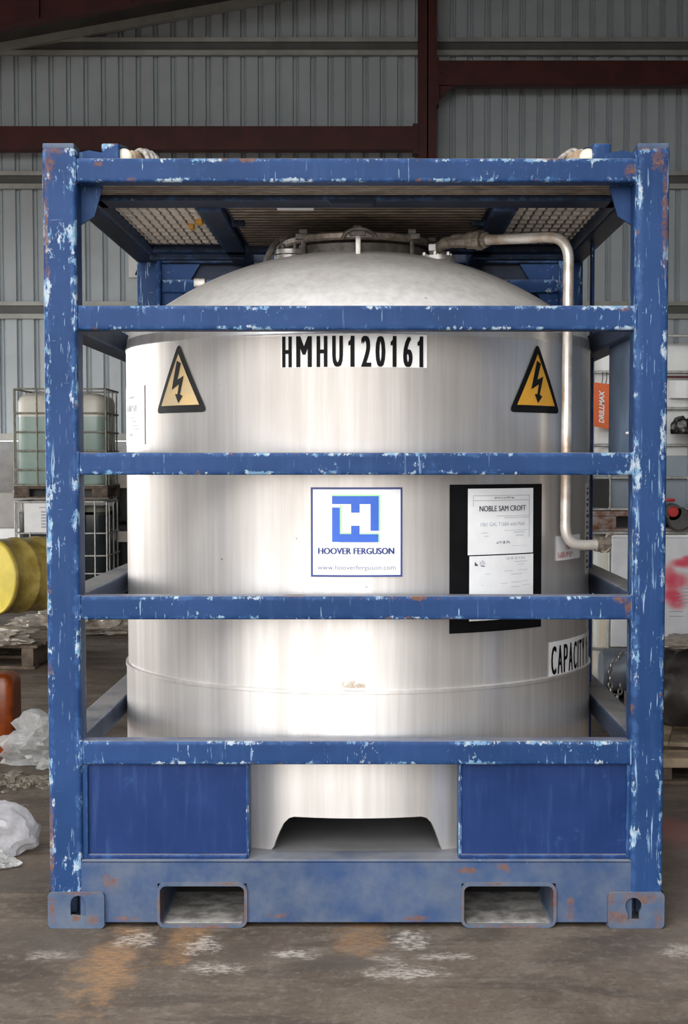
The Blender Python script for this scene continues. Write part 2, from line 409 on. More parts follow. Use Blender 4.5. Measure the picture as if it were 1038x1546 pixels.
class MB:
    def __init__(s):
        s.v, s.f, s.e = [], [], []

    def add(s, vs, fs, e=None):
        o = len(s.v)
        s.v += [tuple(p) for p in vs]
        s.e += list(e) if e else [0.0] * len(vs)
        s.f += [tuple(i + o for i in f) for f in fs]
        return s

    def box(s, x0, x1, y0, y1, z0, z1, r=0.0, ew=0.022, rot=None):
        lo, hi = Vector((min(x0, x1), min(y0, y1), min(z0, z1))), Vector((max(x0, x1), max(y0, y1), max(z0, z1)))
        if r <= 0:
            vs = [Vector((x, y, z)) for z in (lo.z, hi.z) for y in (lo.y, hi.y) for x in (lo.x, hi.x)]
            fs = [(0, 2, 3, 1), (4, 5, 7, 6), (0, 1, 5, 4), (2, 6, 7, 3), (0, 4, 6, 2), (1, 3, 7, 5)]
            return s.add(vs, fs, None)
        r = min(r, *(0.49 * (hi[i] - lo[i]) for i in range(3)))
        cuts = []
        for i in range(3):
            L = hi[i] - lo[i]
            w = min(max(ew, r * 1.3), L * .49)
            c = [0, r * .35, r, w, L - w, L - r, L - r * .35, L]
            cuts.append([lo[i] + t for t in c])
        n = 8
        idx, vs, es = {}, [], []

        def vid(i, j, k):
            key = (i, j, k)
            if key not in idx:
                p = Vector((cuts[0][i], cuts[1][j], cuts[2][k]))
                q = Vector((min(max(p[a], lo[a] + r), hi[a] - r) for a in range(3)))
                d = p - q
                if d.length > 1e-9:
                    p = q + d.normalized() * r if sum(1 for a in range(3) if abs(d[a]) > 1e-9) > 1 else p
                near = sum(1 for a in (i, j, k) if a <= 2 or a >= n - 3)
                idx[key] = len(vs)
                vs.append(p)
                es.append(1.0 if near >= 2 else 0.0)
            return idx[key]
        fs = []
        for a in range(n - 1):
            for b in range(n - 1):
                fs.append((vid(a, b, 0), vid(a, b + 1, 0), vid(a + 1, b + 1, 0), vid(a + 1, b, 0)))
                fs.append((vid(a, b, n - 1), vid(a + 1, b, n - 1), vid(a + 1, b + 1, n - 1), vid(a, b + 1, n - 1)))
                fs.append((vid(a, 0, b), vid(a + 1, 0, b), vid(a + 1, 0, b + 1), vid(a, 0, b + 1)))
                fs.append((vid(a, n - 1, b), vid(a, n - 1, b + 1), vid(a + 1, n - 1, b + 1), vid(a + 1, n - 1, b)))
                fs.append((vid(0, a, b), vid(0, a, b + 1), vid(0, a + 1, b + 1), vid(0, a + 1, b)))
                fs.append((vid(n - 1, a, b), vid(n - 1, a + 1, b), vid(n - 1, a + 1, b + 1), vid(n - 1, a, b + 1)))
        return s.add(vs, fs, es)

    def tube(s, pts, r, seg=10, closed=False, caps=True):
        pts = [Vector(p) for p in pts]
        n = len(pts)
        rs = r if isinstance(r, (list, tuple)) else [r] * n
        tang = []
        for i in range(n):
            a = pts[i - 1] if (i > 0 or closed) else pts[i]
            b = pts[(i + 1) % n] if (i < n - 1 or closed) else pts[i]
            tang.append((b - a).normalized())
        up = Vector((0, 0, 1)) if abs(tang[0].z) < .9 else Vector((1, 0, 0))
        nrm = (up - tang[0] * up.dot(tang[0])).normalized()
        vs = []
        for i in range(n):
            nrm = (nrm - tang[i] * nrm.dot(tang[i])).normalized()
            bn = tang[i].cross(nrm)
            for k in range(seg):
                a = 2 * pi * k / seg
                vs.append(pts[i] + (nrm * cos(a) + bn * sin(a)) * rs[i])
        fs = []
        for i in range(n if closed else n - 1):
            j = (i + 1) % n
            for k in range(seg):
                k2 = (k + 1) % seg
                fs.append((i * seg + k, i * seg + k2, j * seg + k2, j * seg + k))
        if caps and not closed:
            fs.append(tuple(range(seg - 1, -1, -1)))
            fs.append(tuple((n - 1) * seg + k for k in range(seg)))
        return s.add(vs, fs)

    def lathe(s, prof, seg=48, c=(0, 0, 0), axis='Z', a0=0.0, a1=2 * pi):
        full = abs(a1 - a0 - 2 * pi) < 1e-6
        m = seg if full else seg + 1
        vs = []
        for r, z in prof:
            for k in range(m):
                a = a0 + (a1 - a0) * k / seg
                p = (r * cos(a), r * sin(a), z)
                if axis == 'X':
                    p = (p[2], p[0], p[1])
                elif axis == 'Y':
                    p = (p[0], p[2], p[1])
                vs.append((p[0] + c[0], p[1] + c[1], p[2] + c[2]))
        fs = []
        for i in range(len(prof) - 1):
            for k in range(seg):
                k2 = (k + 1) % m
                fs.append((i * m + k, i * m + k2, (i + 1) * m + k2, (i + 1) * m + k))
        return s.add(vs, fs)

    def prism(s, poly, a0, a1, axis='Y'):
        """polygon in the plane across an axis, extruded along it"""
        def P(u, v, a):
            return {'Y': (u, a, v), 'X': (a, u, v), 'Z': (u, v, a)}[axis]
        n = len(poly)
        vs = [P(u, v, a0) for u, v in poly] + [P(u, v, a1) for u, v in poly]
        fs = [tuple(range(n - 1, -1, -1)), tuple(range(n, 2 * n))]
        fs += [(i, (i + 1) % n, n + (i + 1) % n, n + i) for i in range(n)]
        return s.add(vs, fs)

    def cylpatch(s, th0, th1, z0, z1, R, n=10, zf=None):
        vs, fs = [], []
        for k in range(n + 1):
            th = th0 + (th1 - th0) * k / n
            vs += [(R * sin(th), 1 - R * cos(th), z0), (R * sin(th), 1 - R * cos(th), z1)]
        for k in range(n):
            fs.append((2 * k, 2 * k + 2, 2 * k + 3, 2 * k + 1))
        return s.add(vs, fs)

    def move(s, d):
        s.v = [(p[0] + d[0], p[1] + d[1], p[2] + d[2]) for p in s.v]
        return s

    def xf(s, mat):
        s.v = [tuple(mat @ Vector(p)) for p in s.v]
        return s

    def build(s, name, mat, parent=None, smooth=35, kind=None, label=None, fixn=True):
        me = bpy.data.meshes.new(name)
        off = Vector((0, 0, 0))
        q = parent
        while q is not None:
            off += q.location
            q = q.parent
        me.from_pydata([tuple(Vector(p) - off) for p in s.v], [], s.f)
        if fixn:
            bm = bmesh.new()
            bm.from_mesh(me)
            bmesh.ops.recalc_face_normals(bm, faces=bm.faces)
            bm.to_mesh(me)
            bm.free()
        if any(s.e):
            at = me.attributes.new('edge', 'FLOAT', 'POINT')
            at.data.foreach_set('value', s.e)
        if smooth:
            me.polygons.foreach_set('use_smooth', [True] * len(me.polygons))
            me.set_sharp_from_angle(angle=radians(smooth))
        me.materials.append(M[mat] if isinstance(mat, str) else mat)
        o = bpy.data.objects.new(name, me)
        COL.objects.link(o)
        if parent is not None:
            o.parent = parent
        if kind:
            o['kind'] = kind
        if label:
            o['label'] = label
        return o


def thing(name, label, cat, loc=(0, 0, 0), group=None):
    o = bpy.data.objects.new(name, None)
    o.location = loc
    o.empty_display_size = .1
    COL.objects.link(o)
    o['label'], o['category'] = label, cat
    if group:
        o['group'] = group
    return o


def tag(o, label, cat, group=None):
    o['label'], o['category'] = label, cat
    if group:
        o['group'] = group
    return o


def struct(mb, name, mat, parent=None, smooth=0):
    return mb.build(name, mat, parent, smooth, kind='structure')


def rrect(x0, x1, y0, y1, r, n=5):
    pts = []
    for cx, cy, a in ((x1 - r, y0 + r, -pi / 2), (x1 - r, y1 - r, 0), (x0 + r, y1 - r, pi / 2), (x0 + r, y0 + r, pi)):
        for k in range(n + 1):
            t = a + pi / 2 * k / n
            pts.append((cx + r * cos(t), cy + r * sin(t)))
    return pts


def plate(outer, holes, th):
    """flat plate with holes (polygons in u, v); returns verts (u, v, w) and faces"""
    cu = bpy.data.curves.new('tmp', 'CURVE')
    cu.dimensions = '2D'
    cu.fill_mode = 'BOTH'
    cu.extrude = th / 2
    for poly in [outer] + holes:
        sp = cu.splines.new('POLY')
        sp.points.add(len(poly) - 1)
        for i, p in enumerate(poly):
            sp.points[i].co = (p[0], p[1], 0, 1)
        sp.use_cyclic_u = True
    o = bpy.data.objects.new('tmp', cu)
    me = bpy.data.meshes.new_from_object(o)
    vs = [tuple(v.co) for v in me.vertices]
    fs = [tuple(p.vertices) for p in me.polygons]
    bpy.data.objects.remove(o)
    bpy.data.curves.remove(cu)
    bpy.data.meshes.remove(me)
    return vs, fs


def text(body, width, height, bold=0.0, italic=0.0, weight=0.0):
    """lettering as flat polygons fitted to a box: origin at its lower left"""
    cu = bpy.data.curves.new('tmp', 'FONT')
    cu.body = body
    cu.size = 1
    cu.resolution_u = 3
    cu.shear = italic
    cu.offset = weight
    o = bpy.data.objects.new('tmp', cu)
    me = bpy.data.meshes.new_from_object(o)
    vs = [tuple(v.co) for v in me.vertices]
    fs = [tuple(p.vertices) for p in me.polygons]
    bpy.data.objects.remove(o)
    bpy.data.curves.remove(cu)
    bpy.data.meshes.remove(me)
    if body == '1':
        vs, fs = [(.52, 0), (1, 0), (1, 1), (.62, 1), (.52, .88), (0, .80), (0, .68), (.52, .74)], [(0, 1, 2, 3, 4, 7), (4, 5, 6, 7)]
    xs, ys = [v[0] for v in vs], [v[1] for v in vs]
    x0, y0 = min(xs), min(ys)
    sx, sy = (width - 2 * bold) / (max(xs) - x0), height / (max(ys) - y0)
    out_v, out_f = [], []
    for d in ((-bold, 0, bold) if bold else (0,)):
        o0 = len(out_v)
        out_v += [(bold + d + (v[0] - x0) * sx, (v[1] - y0) * sy) for v in vs]
        out_f += [tuple(i + o0 for i in f) for f in fs]
    return out_v, out_f


def on_tank(uv, th0, z0, R):
    return [(R * sin(th0 + u / R), 1 - R * cos(th0 + u / R), z0 + v) for u, v in uv]


def tank_text(mb, body, th0, z0, wdt, hgt, R, bold=0.0):
    v, f = text(body, wdt, hgt, bold)
    mb.add(on_tank(v, th0, z0, R), f)


def tank_poly(mb, poly, th0, z0, R):
    mb.add(on_tank(poly, th0, z0, R), [tuple(range(len(poly)))])


def tank_rect(mb, u0, u1, v0, v1, th0, z0, R, n=4):
    mb.cylpatch(th0 + u0 / R, th0 + u1 / R, z0 + v0, z0 + v1, R, n)


# ================================================================== the building
fl = MB()
fl.add([(-30, -45, 0), (30, -45, 0), (30, 16, 0), (-30, 16, 0)], [(0, 1, 2, 3)])
struct(fl, 'floor', 'floor')

x0, x1, y0, y1 = ROOM['x0'], ROOM['x1'], ROOM['y0'], ROOM['y1']


def zroof(x):
    return 7.03 + .179 * (x + 4.9) if x < 5 else 7.03 + .179 * 9.9 - .179 * (x - 5)


wb = MB().box(x0, x1, 15.25, 15.45, 0, 1.80)
wall = struct(wb, 'wall_back', 'concrete')
# profiled sheets, each four ribs wide, from the block wall to the roof
PER = .2324
SW = PER * 4
sheet_me = {}
nsheet = int((x1 - x0) / SW)
for i in range(nsheet):
    sx = x0 + i * SW
    prof = []
    for k in range(4):
        b = sx + k * PER
        prof += [(b, 15.05), (b + .150, 15.05), (b + .160, 15.10), (b + .186, 15.10), (b + .192, 15.07), (b + .200, 15.07), (b + .206, 15.10), (b + .222, 15.10)]
    prof.append((sx + SW, 15.05))
    mb = MB()
    vs, fs = [], []
    for (px, py) in prof:
        vs += [(px, py, 1.83), (px, py, zroof(px) + .02)]
    for k in range(len(prof) - 1):
        fs.append((2 * k, 2 * k + 2, 2 * k + 3, 2 * k + 1))
    mb.add(vs, fs)
    mb.build('cladding_sheet', 'sheet', wall, 0, fixn=False)
# girts: channels with their open side to the room
for zb, zt in ((6.90, 7.13), (5.15, 5.38), (3.43, 3.66)):
    g = MB()
    g.box(x0, x1, 14.93, 14.96, zb, zb + .065)
    g.box(x0, x1, 14.93, 14.96, zt - .055, zt)
    gi = g.build('girt', 'girt', wall, 0)
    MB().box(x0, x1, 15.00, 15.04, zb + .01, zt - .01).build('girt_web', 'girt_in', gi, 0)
    gl = MB().box(x0, x1, 14.945, 15.0, zb + .0, zb + .012)
    gl.box(x0, x1, 14.945, 15.0, zt - .012, zt)
    gl.build('girt_lip', 'girt', gi, 0)
MB().box(x0, x1, 14.94, 15.04, 1.80, 1.90).build('sill_girt', 'girt', wall, 0)

ov = .0
wl = MB()
wl.box(x0 - .2, x0, y0, ADDED_SIDE_OPENING['y0'], 0, 6.6)
wl.box(x0 - .2, x0, ADDED_SIDE_OPENING['y1'], y1 + .2, 0, 6.6)
wl.box(x0 - .2, x0, ADDED_SIDE_OPENING['y0'], ADDED_SIDE_OPENING['y1'], ADDED_SIDE_OPENING['z1'], 6.6)
struct(wl, 'wall_left', 'out_wall')
wr = MB().box(x1, x1 + .2, y0, y1 + .2, 0, 8.4)
struct(wr, 'wall_right', 'dark_wall')
wf = MB()
wf.box(x0 - .2, FRONT_DOOR['x0'], y0 - .2, y0, 0, 9)
wf.box(FRONT_DOOR['x1'], x1 + .2, y0 - .2, y0, 0, 9)
wf.box(FRONT_DOOR['x0'], FRONT_DOOR['x1'], y0 - .2, y0, FRONT_DOOR['z1'], 9)
struct(wf, 'wall_front', 'out_wall')
ce = MB()
def roof_strip(xs, ya, yb):
    pr = [(x, zroof(x)) for x in xs]
    ce.prism(pr + [(p[0], p[1] + .15) for p in reversed(pr)], ya, yb, 'Y')


RX = (x0 - .2, 5, x1 + .2)
roof_strip(RX, y0 - .2, ADDED_ROOF_OPENING['y0'])
roof_strip(RX, ADDED_ROOF_OPENING['y1'], y1 + .3)
roof_strip((x0 - .2, ADDED_ROOF_OPENING['x0']), ADDED_ROOF_OPENING['y0'], ADDED_ROOF_OPENING['y1'])
roof_strip((ADDED_ROOF_OPENING['x1'], 5, x1 + .2), ADDED_ROOF_OPENING['y0'], ADDED_ROOF_OPENING['y1'])
struct(ce, 'ceiling', 'roof_sheet')
# verge flashing where the roof meets the gable
tr = MB()
tr.prism([(x0, zroof(x0) - .10), (5, zroof(5) - .10), (5, zroof(5) - .0), (x0, zroof(x0) - .0)], 14.86, 15.0, 'Y')
struct(tr, 'trim_1', 'girt')
# red portal rafter with bolted purlin cleats
rf = MB()
for dz, hw in ((-.02, .09), (-.44, .09)):
    rf.prism([(x0, zroof(x0) + dz - .02), (5, zroof(5) + dz - .02), (5, zroof(5) + dz), (x0, zroof(x0) + dz)], 13.0 - hw, 13.0 + hw, 'Y')
rf.prism([(x0, zroof(x0) - .45), (5, zroof(5) - .45), (5, zroof(5) - .02), (x0, zroof(x0) - .02)], 12.99, 13.01, 'Y')
raf = struct(rf, 'trim_2', 'red_steel')
for k in range(10):
    xx = -7.2 + k * 1.1
    MB().box(xx - .02, xx + .02, 12.92, 12.99, zroof(xx) - .46, zroof(xx)).build('stiffener', 'red_steel', raf, 0)


def ibeam(name, a, b, depth, width, horizontal=True):
    mb = MB()
    if horizontal:
        (xa, y, z), (xb, _, _) = a, b
        mb.box(xa, xb, y - width / 2, y + width / 2, z - depth / 2, z - depth / 2 + .02)
        mb.box(xa, xb, y - width / 2, y + width / 2, z + depth / 2 - .02, z + depth / 2)
        mb.box(xa, xb, y - width / 2 + .004, y - width / 2 + .02, z - depth / 2, z + depth / 2)
    else:
        (x, y, za), (_, _, zb) = a, b
        mb.box(x - depth / 2, x + depth / 2, y - width / 2, y - width / 2 + .02, za, zb)
        mb.box(x - depth / 2, x + depth / 2, y + width / 2 - .02, y + width / 2, za, zb)
        mb.box(x - .008, x + .008, y - width / 2, y + width / 2, za, zb)
    return struct(mb, name, 'red_steel')


colm = ibeam('trim_3', (.79, 14.55, 0), (.79, 14.55, 8.0), .235, .3, False)
bl = ibeam('trim_4', (x0, 14.5, 5.70), (.65, 14.5, 5.70), .30, .2)
br = ibeam('trim_5', (.92, 14.5, 6.53), (x1, 14.5, 6.53), .31, .2)
# end plates, haunch and bolts where the beams meet the column
ep = MB().box(.60, .67, 14.38, 14.62, 5.50, 5.88)
ep.build('end_plate', 'red_steel', bl, 0)
hb = MB().prism([(.91, 6.375), (1.12, 6.375), (.91, 6.15)], 14.45, 14.5, 'Y')
hb.build('haunch', 'red_steel', br, 0)
MB().box(.905, .935, 14.38, 14.62, 6.12, 6.72).build('end_plate', 'red_steel', br, 0)
for bm_, xx, zz in ((bl, .635, (5.56, 5.70, 5.84)), (br, .98, (6.42, 6.53, 6.64))):
    for z in zz:
        MB().lathe([(0, 14.365), (.018, 14.365), (.018, 14.39)], 6, (xx, 0, z), 'Y').build('bolt', 'red_steel', bm_, 0)

# white sign on the cladding behind the frame
sg = thing('wall_sign', 'white wall sign with a slanted black letter, seen past the rear post', 'sign', (-2.93, 14.88, 3.97))
MB().box(-3.16, -2.70, 14.87, 14.90, 3.97, 4.35).build('sign_board', 'white', sg, 0)
v, f = text('A', .30, .30, .02)
MB().add([(-3.08 + a, 14.866, 4.00 + b) for a, b in v], f).build('lettering', 'black', sg, 0)

# ================================================================== the tank in its lifting frame
T = thing('tank_container', 'stainless steel chemical tank inside a scratched blue lifting frame on the floor', 'tank', (0, 1.0, 0))
PW = .108
H = 2.534
for sx in (-1, 1):
    for yy in (0, 2):
        xo, xi = sx * 1.0, sx * (1.0 - PW)
        ya, yb = (0, PW) if yy == 0 else (2 - PW, 2)
        mb = MB().box(xo, xi, ya, yb, .10, H - .012, .014, .03)
        p = mb.build('corner_post', 'post', T)
        MB().box(sx * .997, sx * (1.0 - PW + .004), ya + .003, yb - .003, H - .018, H, .004, .01).build('post_cap', 'cast', p)
BARS = ((2.412, 2.487), (1.943, 2.021), (1.479, 1.551), (1.011, 1.088), (.537, .615))
for i, (a, b) in enumerate(BARS):
    MB().box(-.894, .894, .004, .079, a, b, .008, .018).build('front_bar', 'bar', T)
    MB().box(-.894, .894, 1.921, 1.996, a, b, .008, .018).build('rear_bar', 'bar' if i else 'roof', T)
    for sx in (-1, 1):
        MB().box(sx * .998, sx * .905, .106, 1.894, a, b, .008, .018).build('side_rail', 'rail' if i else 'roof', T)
# small weld plates where the bars meet the posts
for (a, b) in BARS:
    for sx in (-1, 1):
        MB().box(sx * .9015, sx * .889, .0, .03, a - .003, b + .003, .004, .01).build('weld_bead', 'post', T)
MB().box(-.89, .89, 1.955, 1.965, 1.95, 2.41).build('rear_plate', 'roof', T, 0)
# rear second bar, gussets and diagonal braces
MB().box(-.894, .894, 1.92, 1.99, 2.28, 2.34, .008).build('rear_bar', 'bar', T)
for sx in (-1, 1):
    MB().prism([(sx * .895, 2.41), (sx * .72, 2.41), (sx * .895, 2.12)], 1.93, 1.95, 'Y').build('gusset', 'bar', T, 0)
    MB().prism([(sx * .895, 2.414), (sx * .822, 2.414), (sx * .850, 2.318), (sx * .895, 2.29)], .092, .104, 'Y').build('gusset', 'bar', T, 0)
    MB().tube([(sx * .84, 1.95, 2.00), (sx * .66, 1.95, 2.28)], .03, 8).build('diagonal_brace', 'bar', T)
# base: beams, fork pockets, corner castings
BZ0, BZ1 = .018, .221
pocket_h = [rrect(-.640, -.364, .008, .142, .02, 4), rrect(.350, .643, .008, .142, .02, 4)]


def beam_front(yc):
    # the plate is notched where the fork pockets pass through it
    outer = [(-.90, BZ0), (-.648, BZ0), (-.648, .146), (-.357, .146), (-.357, BZ0), (.344, BZ0), (.344, .146), (.651, .146), (.651, BZ0), (.90, BZ0), (.90, BZ1), (-.90, BZ1)]
    v, f = plate(outer, [], .012)
    mb = MB().add([(p[0], yc + p[2], p[1]) for p in v], f)
    return mb


b1 = beam_front(.010)
b1.box(-.90, .90, .004, .12, BZ1 - .012, BZ1 + .002, .006)
b1.build('base_beam', 'base', T)
b2 = beam_front(1.99)
b2.box(-.90, .90, 1.88, 1.996, BZ1 - .012, BZ1 + .002, .006)
b2.build('base_beam', 'base', T)
for sx in (-1, 1):
    MB().box(sx * .996, sx * .93, .1, 1.9, BZ0, BZ1, .008).build('base_beam', 'base', T)
for (a, b) in ((-.650, -.355), (.342, .653)):
    o_ = rrect(a, b, .001, .150, .028, 5)
    i_ = rrect(a + .010, b - .010, .010, .139, .020, 5)
    n = len(o_)
    vs, fs = [], []
    for y in (-.004, 2.004):
        vs += [(u, y, z) for u, z in o_] + [(u, y, z) for u, z in i_]
    for k in range(n):
        j = (k + 1) % n
        fs += [(k, j, 2 * n + j, 2 * n + k), (n + k, 3 * n + k, 3 * n + j, n + j), (k, n + k, n + j, j), (2 * n + k, 2 * n + j, 3 * n + j, 3 * n + k)]
    pk = MB().add(vs, fs).build('fork_pocket', 'cast', T)
    # dusty lining and a black plate added to darken the pocket's far end
    MB().box(a + .012, b - .012, .02, .36, .0105, .0125).build('pocket_floor', 'pocket', pk, 0)
    MB().box(a + .012, b - .012, .36, .37, .012, .137).build('dark_closure', 'black', pk, 0)
for sx in (-1, 1):
    for yy in (0, 2):
        if sx < 0:
            hole = [(-.930, .045), (-.880, .040), (-.880, .085)] + [(-.905 + .025 * cos(t * pi / 6), .085 + .025 * sin(t * pi / 6)) for t in range(1, 6)] + [(-.930, .085)]
        else:
            hole = [(.885, .030), (.922, .030), (.922, .052)] + [(.903 + .027 * cos(t * pi / 9 - .6), .076 + .027 * sin(t * pi / 9 - .6)) for t in range(0, 13)] + [(.885, .052)]
        ox = sorted((sx * 1.004, sx * .820))
        v, f = plate(rrect(ox[0], ox[1], .001, .120, .014, 4), [hole], .012)
        yc = -.004 if yy == 0 else 2.004
        mb = MB().add([(p[0], yc + p[2], p[1]) for p in v], f)
        c = mb.build('corner_casting', 'cast', T, 20)
        ya, yb = (.012, .17) if yy == 0 else (1.83, 1.988)
        cb = MB().box(sx * 1.003, sx * .99, ya, yb, .002, .119)
        cb.box(ox[0], ox[1], ya, yb, .108, .119)
        cb.box(ox[0], ox[1], ya, yb, .002, .012)
        cb.box(ox[0], ox[1], ya + .12 if yy == 0 else ya + .02, yb, .012, .108)
        cb.build('casting_box', 'cast', c, 0)
# blue infill panels each side of the opening
for a, b in ((-.897, -.356), (.340, .897)):
    pm = MB().box(a, b, .030, .040, .215, .545)
    pm.box(a if a < 0 else a, b, .018, .034, .221, .238, .005)
    q = pm.build('infill_panel', 'panel', T)
    e = b if a < 0 else a
    MB().box(e - .005, e + .005, .024, .12, .221, .538, .003).build('panel_return', 'bar', q)
    e = -.893 if a < 0 else .888
    MB().box(e - .006, e + .018, .016, .04, .225, .536, .004).build('weld_strip', 'post', q)
# floor plate of the base
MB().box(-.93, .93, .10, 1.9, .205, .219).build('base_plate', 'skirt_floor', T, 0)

# ---- tank body
R = .890
prof = [(R, .735), (R + .006, .742), (R + .006, .752), (R, .758), (R, 1.93), (R + .002, 1.935), (R + .002, 1.943), (R - .001, 1.948),
        (R - .004, 1.975), (R - .016, 2.01)]
for k in range(1, 15):
    t = k / 14
    rr = (R - .016) * (1 - t) + .30 * t
    # dished head
    zz = 2.010 + .283 * (1 - ((rr - .0) / (R - .016)) ** 2.35) / (1 - (.30 / (R - .016)) ** 2.35)
    prof.append((rr, zz))
prof.append((.0, 2.300))
ish = 8
MB().lathe(prof[:ish + 1], 128, (0, 1, 0)).build('tank_shell', 'tank', T, 40)
MB().lathe(prof[ish:], 128, (0, 1, 0)).build('dished_head', 'head', T, 40)
# rolled weld bands
bd = MB().lathe([(R, .748), (R + .010, .752), (R + .010, .762), (R, .766)], 128, (0, 1, 0))
bd.build('weld_band', 'tank', T, 60)
# skirt with the arched cut-out at the front
RS = .896
sk = MB()
N = 180
cut = [(-.324, .20), (-.308, .25), (-.292, .283), (-.275, .312), (-.255, .330), (-.235, .336), (.245, .336), (.266, .330), (.285, .312), (.30, .283), (.314, .25), (.327, .20)]


def cutz(th):
    if th <= cut[0][0] or th >= cut[-1][0]:
        return .219
    for (a, za), (b, zb) in zip(cut, cut[1:]):
        if a <= th <= b:
            return max(.219, za + (zb - za) * (th - a) / max(1e-9, b - a))
    return .219


ths = sorted(set([2 * pi * k / N - pi for k in range(N)] + [c[0] for c in cut] + [cut[0][0] - .0005, cut[-1][0] + .0005] + [-.324 + .651 * k / 60 for k in range(61)]))
vs, fs = [], []
for th in ths:
    for rr in (RS, RS - .012):
        vs += [(rr * sin(th), 1 - rr * cos(th), cutz(th)), (rr * sin(th), 1 - rr * cos(th), .742)]
n = len(ths)
for k in range(n):
    j = (k + 1) % n
    a, b = 4 * k, 4 * j
    fs += [(a, b, b + 1, a + 1), (a + 2, a + 3, b + 3, b + 2), (a, a + 2, b + 2, b), (a + 1, b + 1, b + 3, a + 3)]
sk.add(vs, fs)
sk.build('tank_skirt', 'tank', T, 30)
# tank bottom seen inside the skirt
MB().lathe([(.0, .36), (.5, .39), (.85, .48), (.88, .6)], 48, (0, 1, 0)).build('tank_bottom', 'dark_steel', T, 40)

# ---- manway, clamps, neck
mw = MB().lathe([(.27, 2.26), (.27, 2.325), (.262, 2.33), (.0, 2.33)], 64, (0, .98, 0)).build('manway_neck', 'dark_steel', T, 40)
MB().lathe([(.0, 2.335), (.285, 2.335), (.292, 2.342), (.292, 2.358), (.284, 2.364), (.2, 2.372), (0, 2.376)], 64, (0, .98, 0)).build('lid', 'brass', mw, 40)
for k in range(8):
    a = -pi / 2 + k * pi / 4
    cx_, cy_ = .285 * cos(a), .98 + .285 * sin(a)
    cl = MB().tube([(cx_, cy_, 2.27), (cx_, cy_, 2.372)], .009, 8)
    cl.box(cx_ - .03, cx_ + .03, cy_ - .014, cy_ + .014, 2.345, 2.368, .004)
    cl.box(cx_ - .016, cx_ + .016, cy_ - .016, cy_ + .016, 2.366, 2.384, .005)
    cl.build('clamp', 'dark_steel', mw)
# curved lifting handle over the front clamp, T shaped bar in front of it
ha = MB().tube([(-.06 + .005, .69, 2.335), (-.045, .685, 2.355), (-.02, .68, 2.368), (.005, .68, 2.371), (.03, .68, 2.368), (.055, .685, 2.355), (.07, .69, 2.335)], .008, 8)
ha.build('lid_handle', 'dark_steel', mw)
tp = MB().box(-.007, .013, .600, .618, 2.235, 2.335, .003)
tp.box(-.027, .033, .590, .625, 2.228, 2.240, .003)
tp.build('t_bar', 'steel', T)
# flanged nozzle left of the manway
nz = MB().lathe([(0, 2.20), (.050, 2.20), (.050, 2.268), (.056, 2.272), (.056, 2.288), (.0, 2.288)], 28, (-.255, .80, 0)).build('nozzle', 'steel', T, 40)
MB().lathe([(.0, 2.292), (.056, 2.292), (.056, 2.308), (.03, 2.315), (0, 2.316)], 28, (-.255, .80, 0)).build('blind_flange', 'steel', nz, 40)
for k in range(6):
    a = k * pi / 3
    MB().tube([(-.255 + .043 * cos(a), .80 + .043 * sin(a), 2.262), (-.255 + .043 * cos(a), .80 + .043 * sin(a), 2.328)], .007, 6).build('stud', 'dark_steel', nz)
lv = MB().tube([(-.345, .80, 2.255), (-.335, .79, 2.285), (-.315, .79, 2.325), (-.30, .80, 2.345)], .012, 8)
lv.box(-.385, -.30, .76, .84, 2.222, 2.262, .008)
lv.build('valve_lever', 'dark_steel', nz)
# small bracket on the left shoulder of the dome
MB().box(-.63, -.585, .94, .99, 2.19, 2.225, .005).build('dome_bracket', 'steel', T)
# valve at the right of the manway and the breather pipe
vl = MB().lathe([(0, 2.22), (.058, 2.22), (.058, 2.262), (.066, 2.266), (.066, 2.282), (.03, 2.286), (.03, 2.30)], 28, (.295, .78, 0)).build('valve_flange', 'steel', T, 40)
for k in range(6):
    a = k * pi / 3 + .3
    MB().tube([(.295 + .052 * cos(a), .78 + .052 * sin(a), 2.255), (.295 + .052 * cos(a), .78 + .052 * sin(a), 2.296)], .008, 6).build('bolt', 'steel', vl)
MB().box(.262, .290, .742, .77, 2.30, 2.325, .004).build('white_tag', 'white', vl)
vb = MB()
vb.tube([(.295, .78, 2.285), (.30, .76, 2.312), (.32, .73, 2.325), (.36, .70, 2.328)], .022, 12)
vb.build('elbow', 'brass', vl)
pb = MB()


def bend(pts, r, n=6):
    out = [Vector(pts[0])]
    for i in range(1, len(pts) - 1):
        p, a, b = Vector(pts[i]), Vector(pts[i - 1]), Vector(pts[i + 1])
        d1, d2 = (a - p).normalized(), (b - p).normalized()
        rr = min(r, (a - p).length * .49, (b - p).length * .49)
        s, e = p + d1 * rr, p + d2 * rr
        for k in range(n + 1):
            t = k / n
            out.append(s * (1 - t) ** 2 + p * 2 * t * (1 - t) + e * t * t)
    out.append(Vector(pts[-1]))
    return out


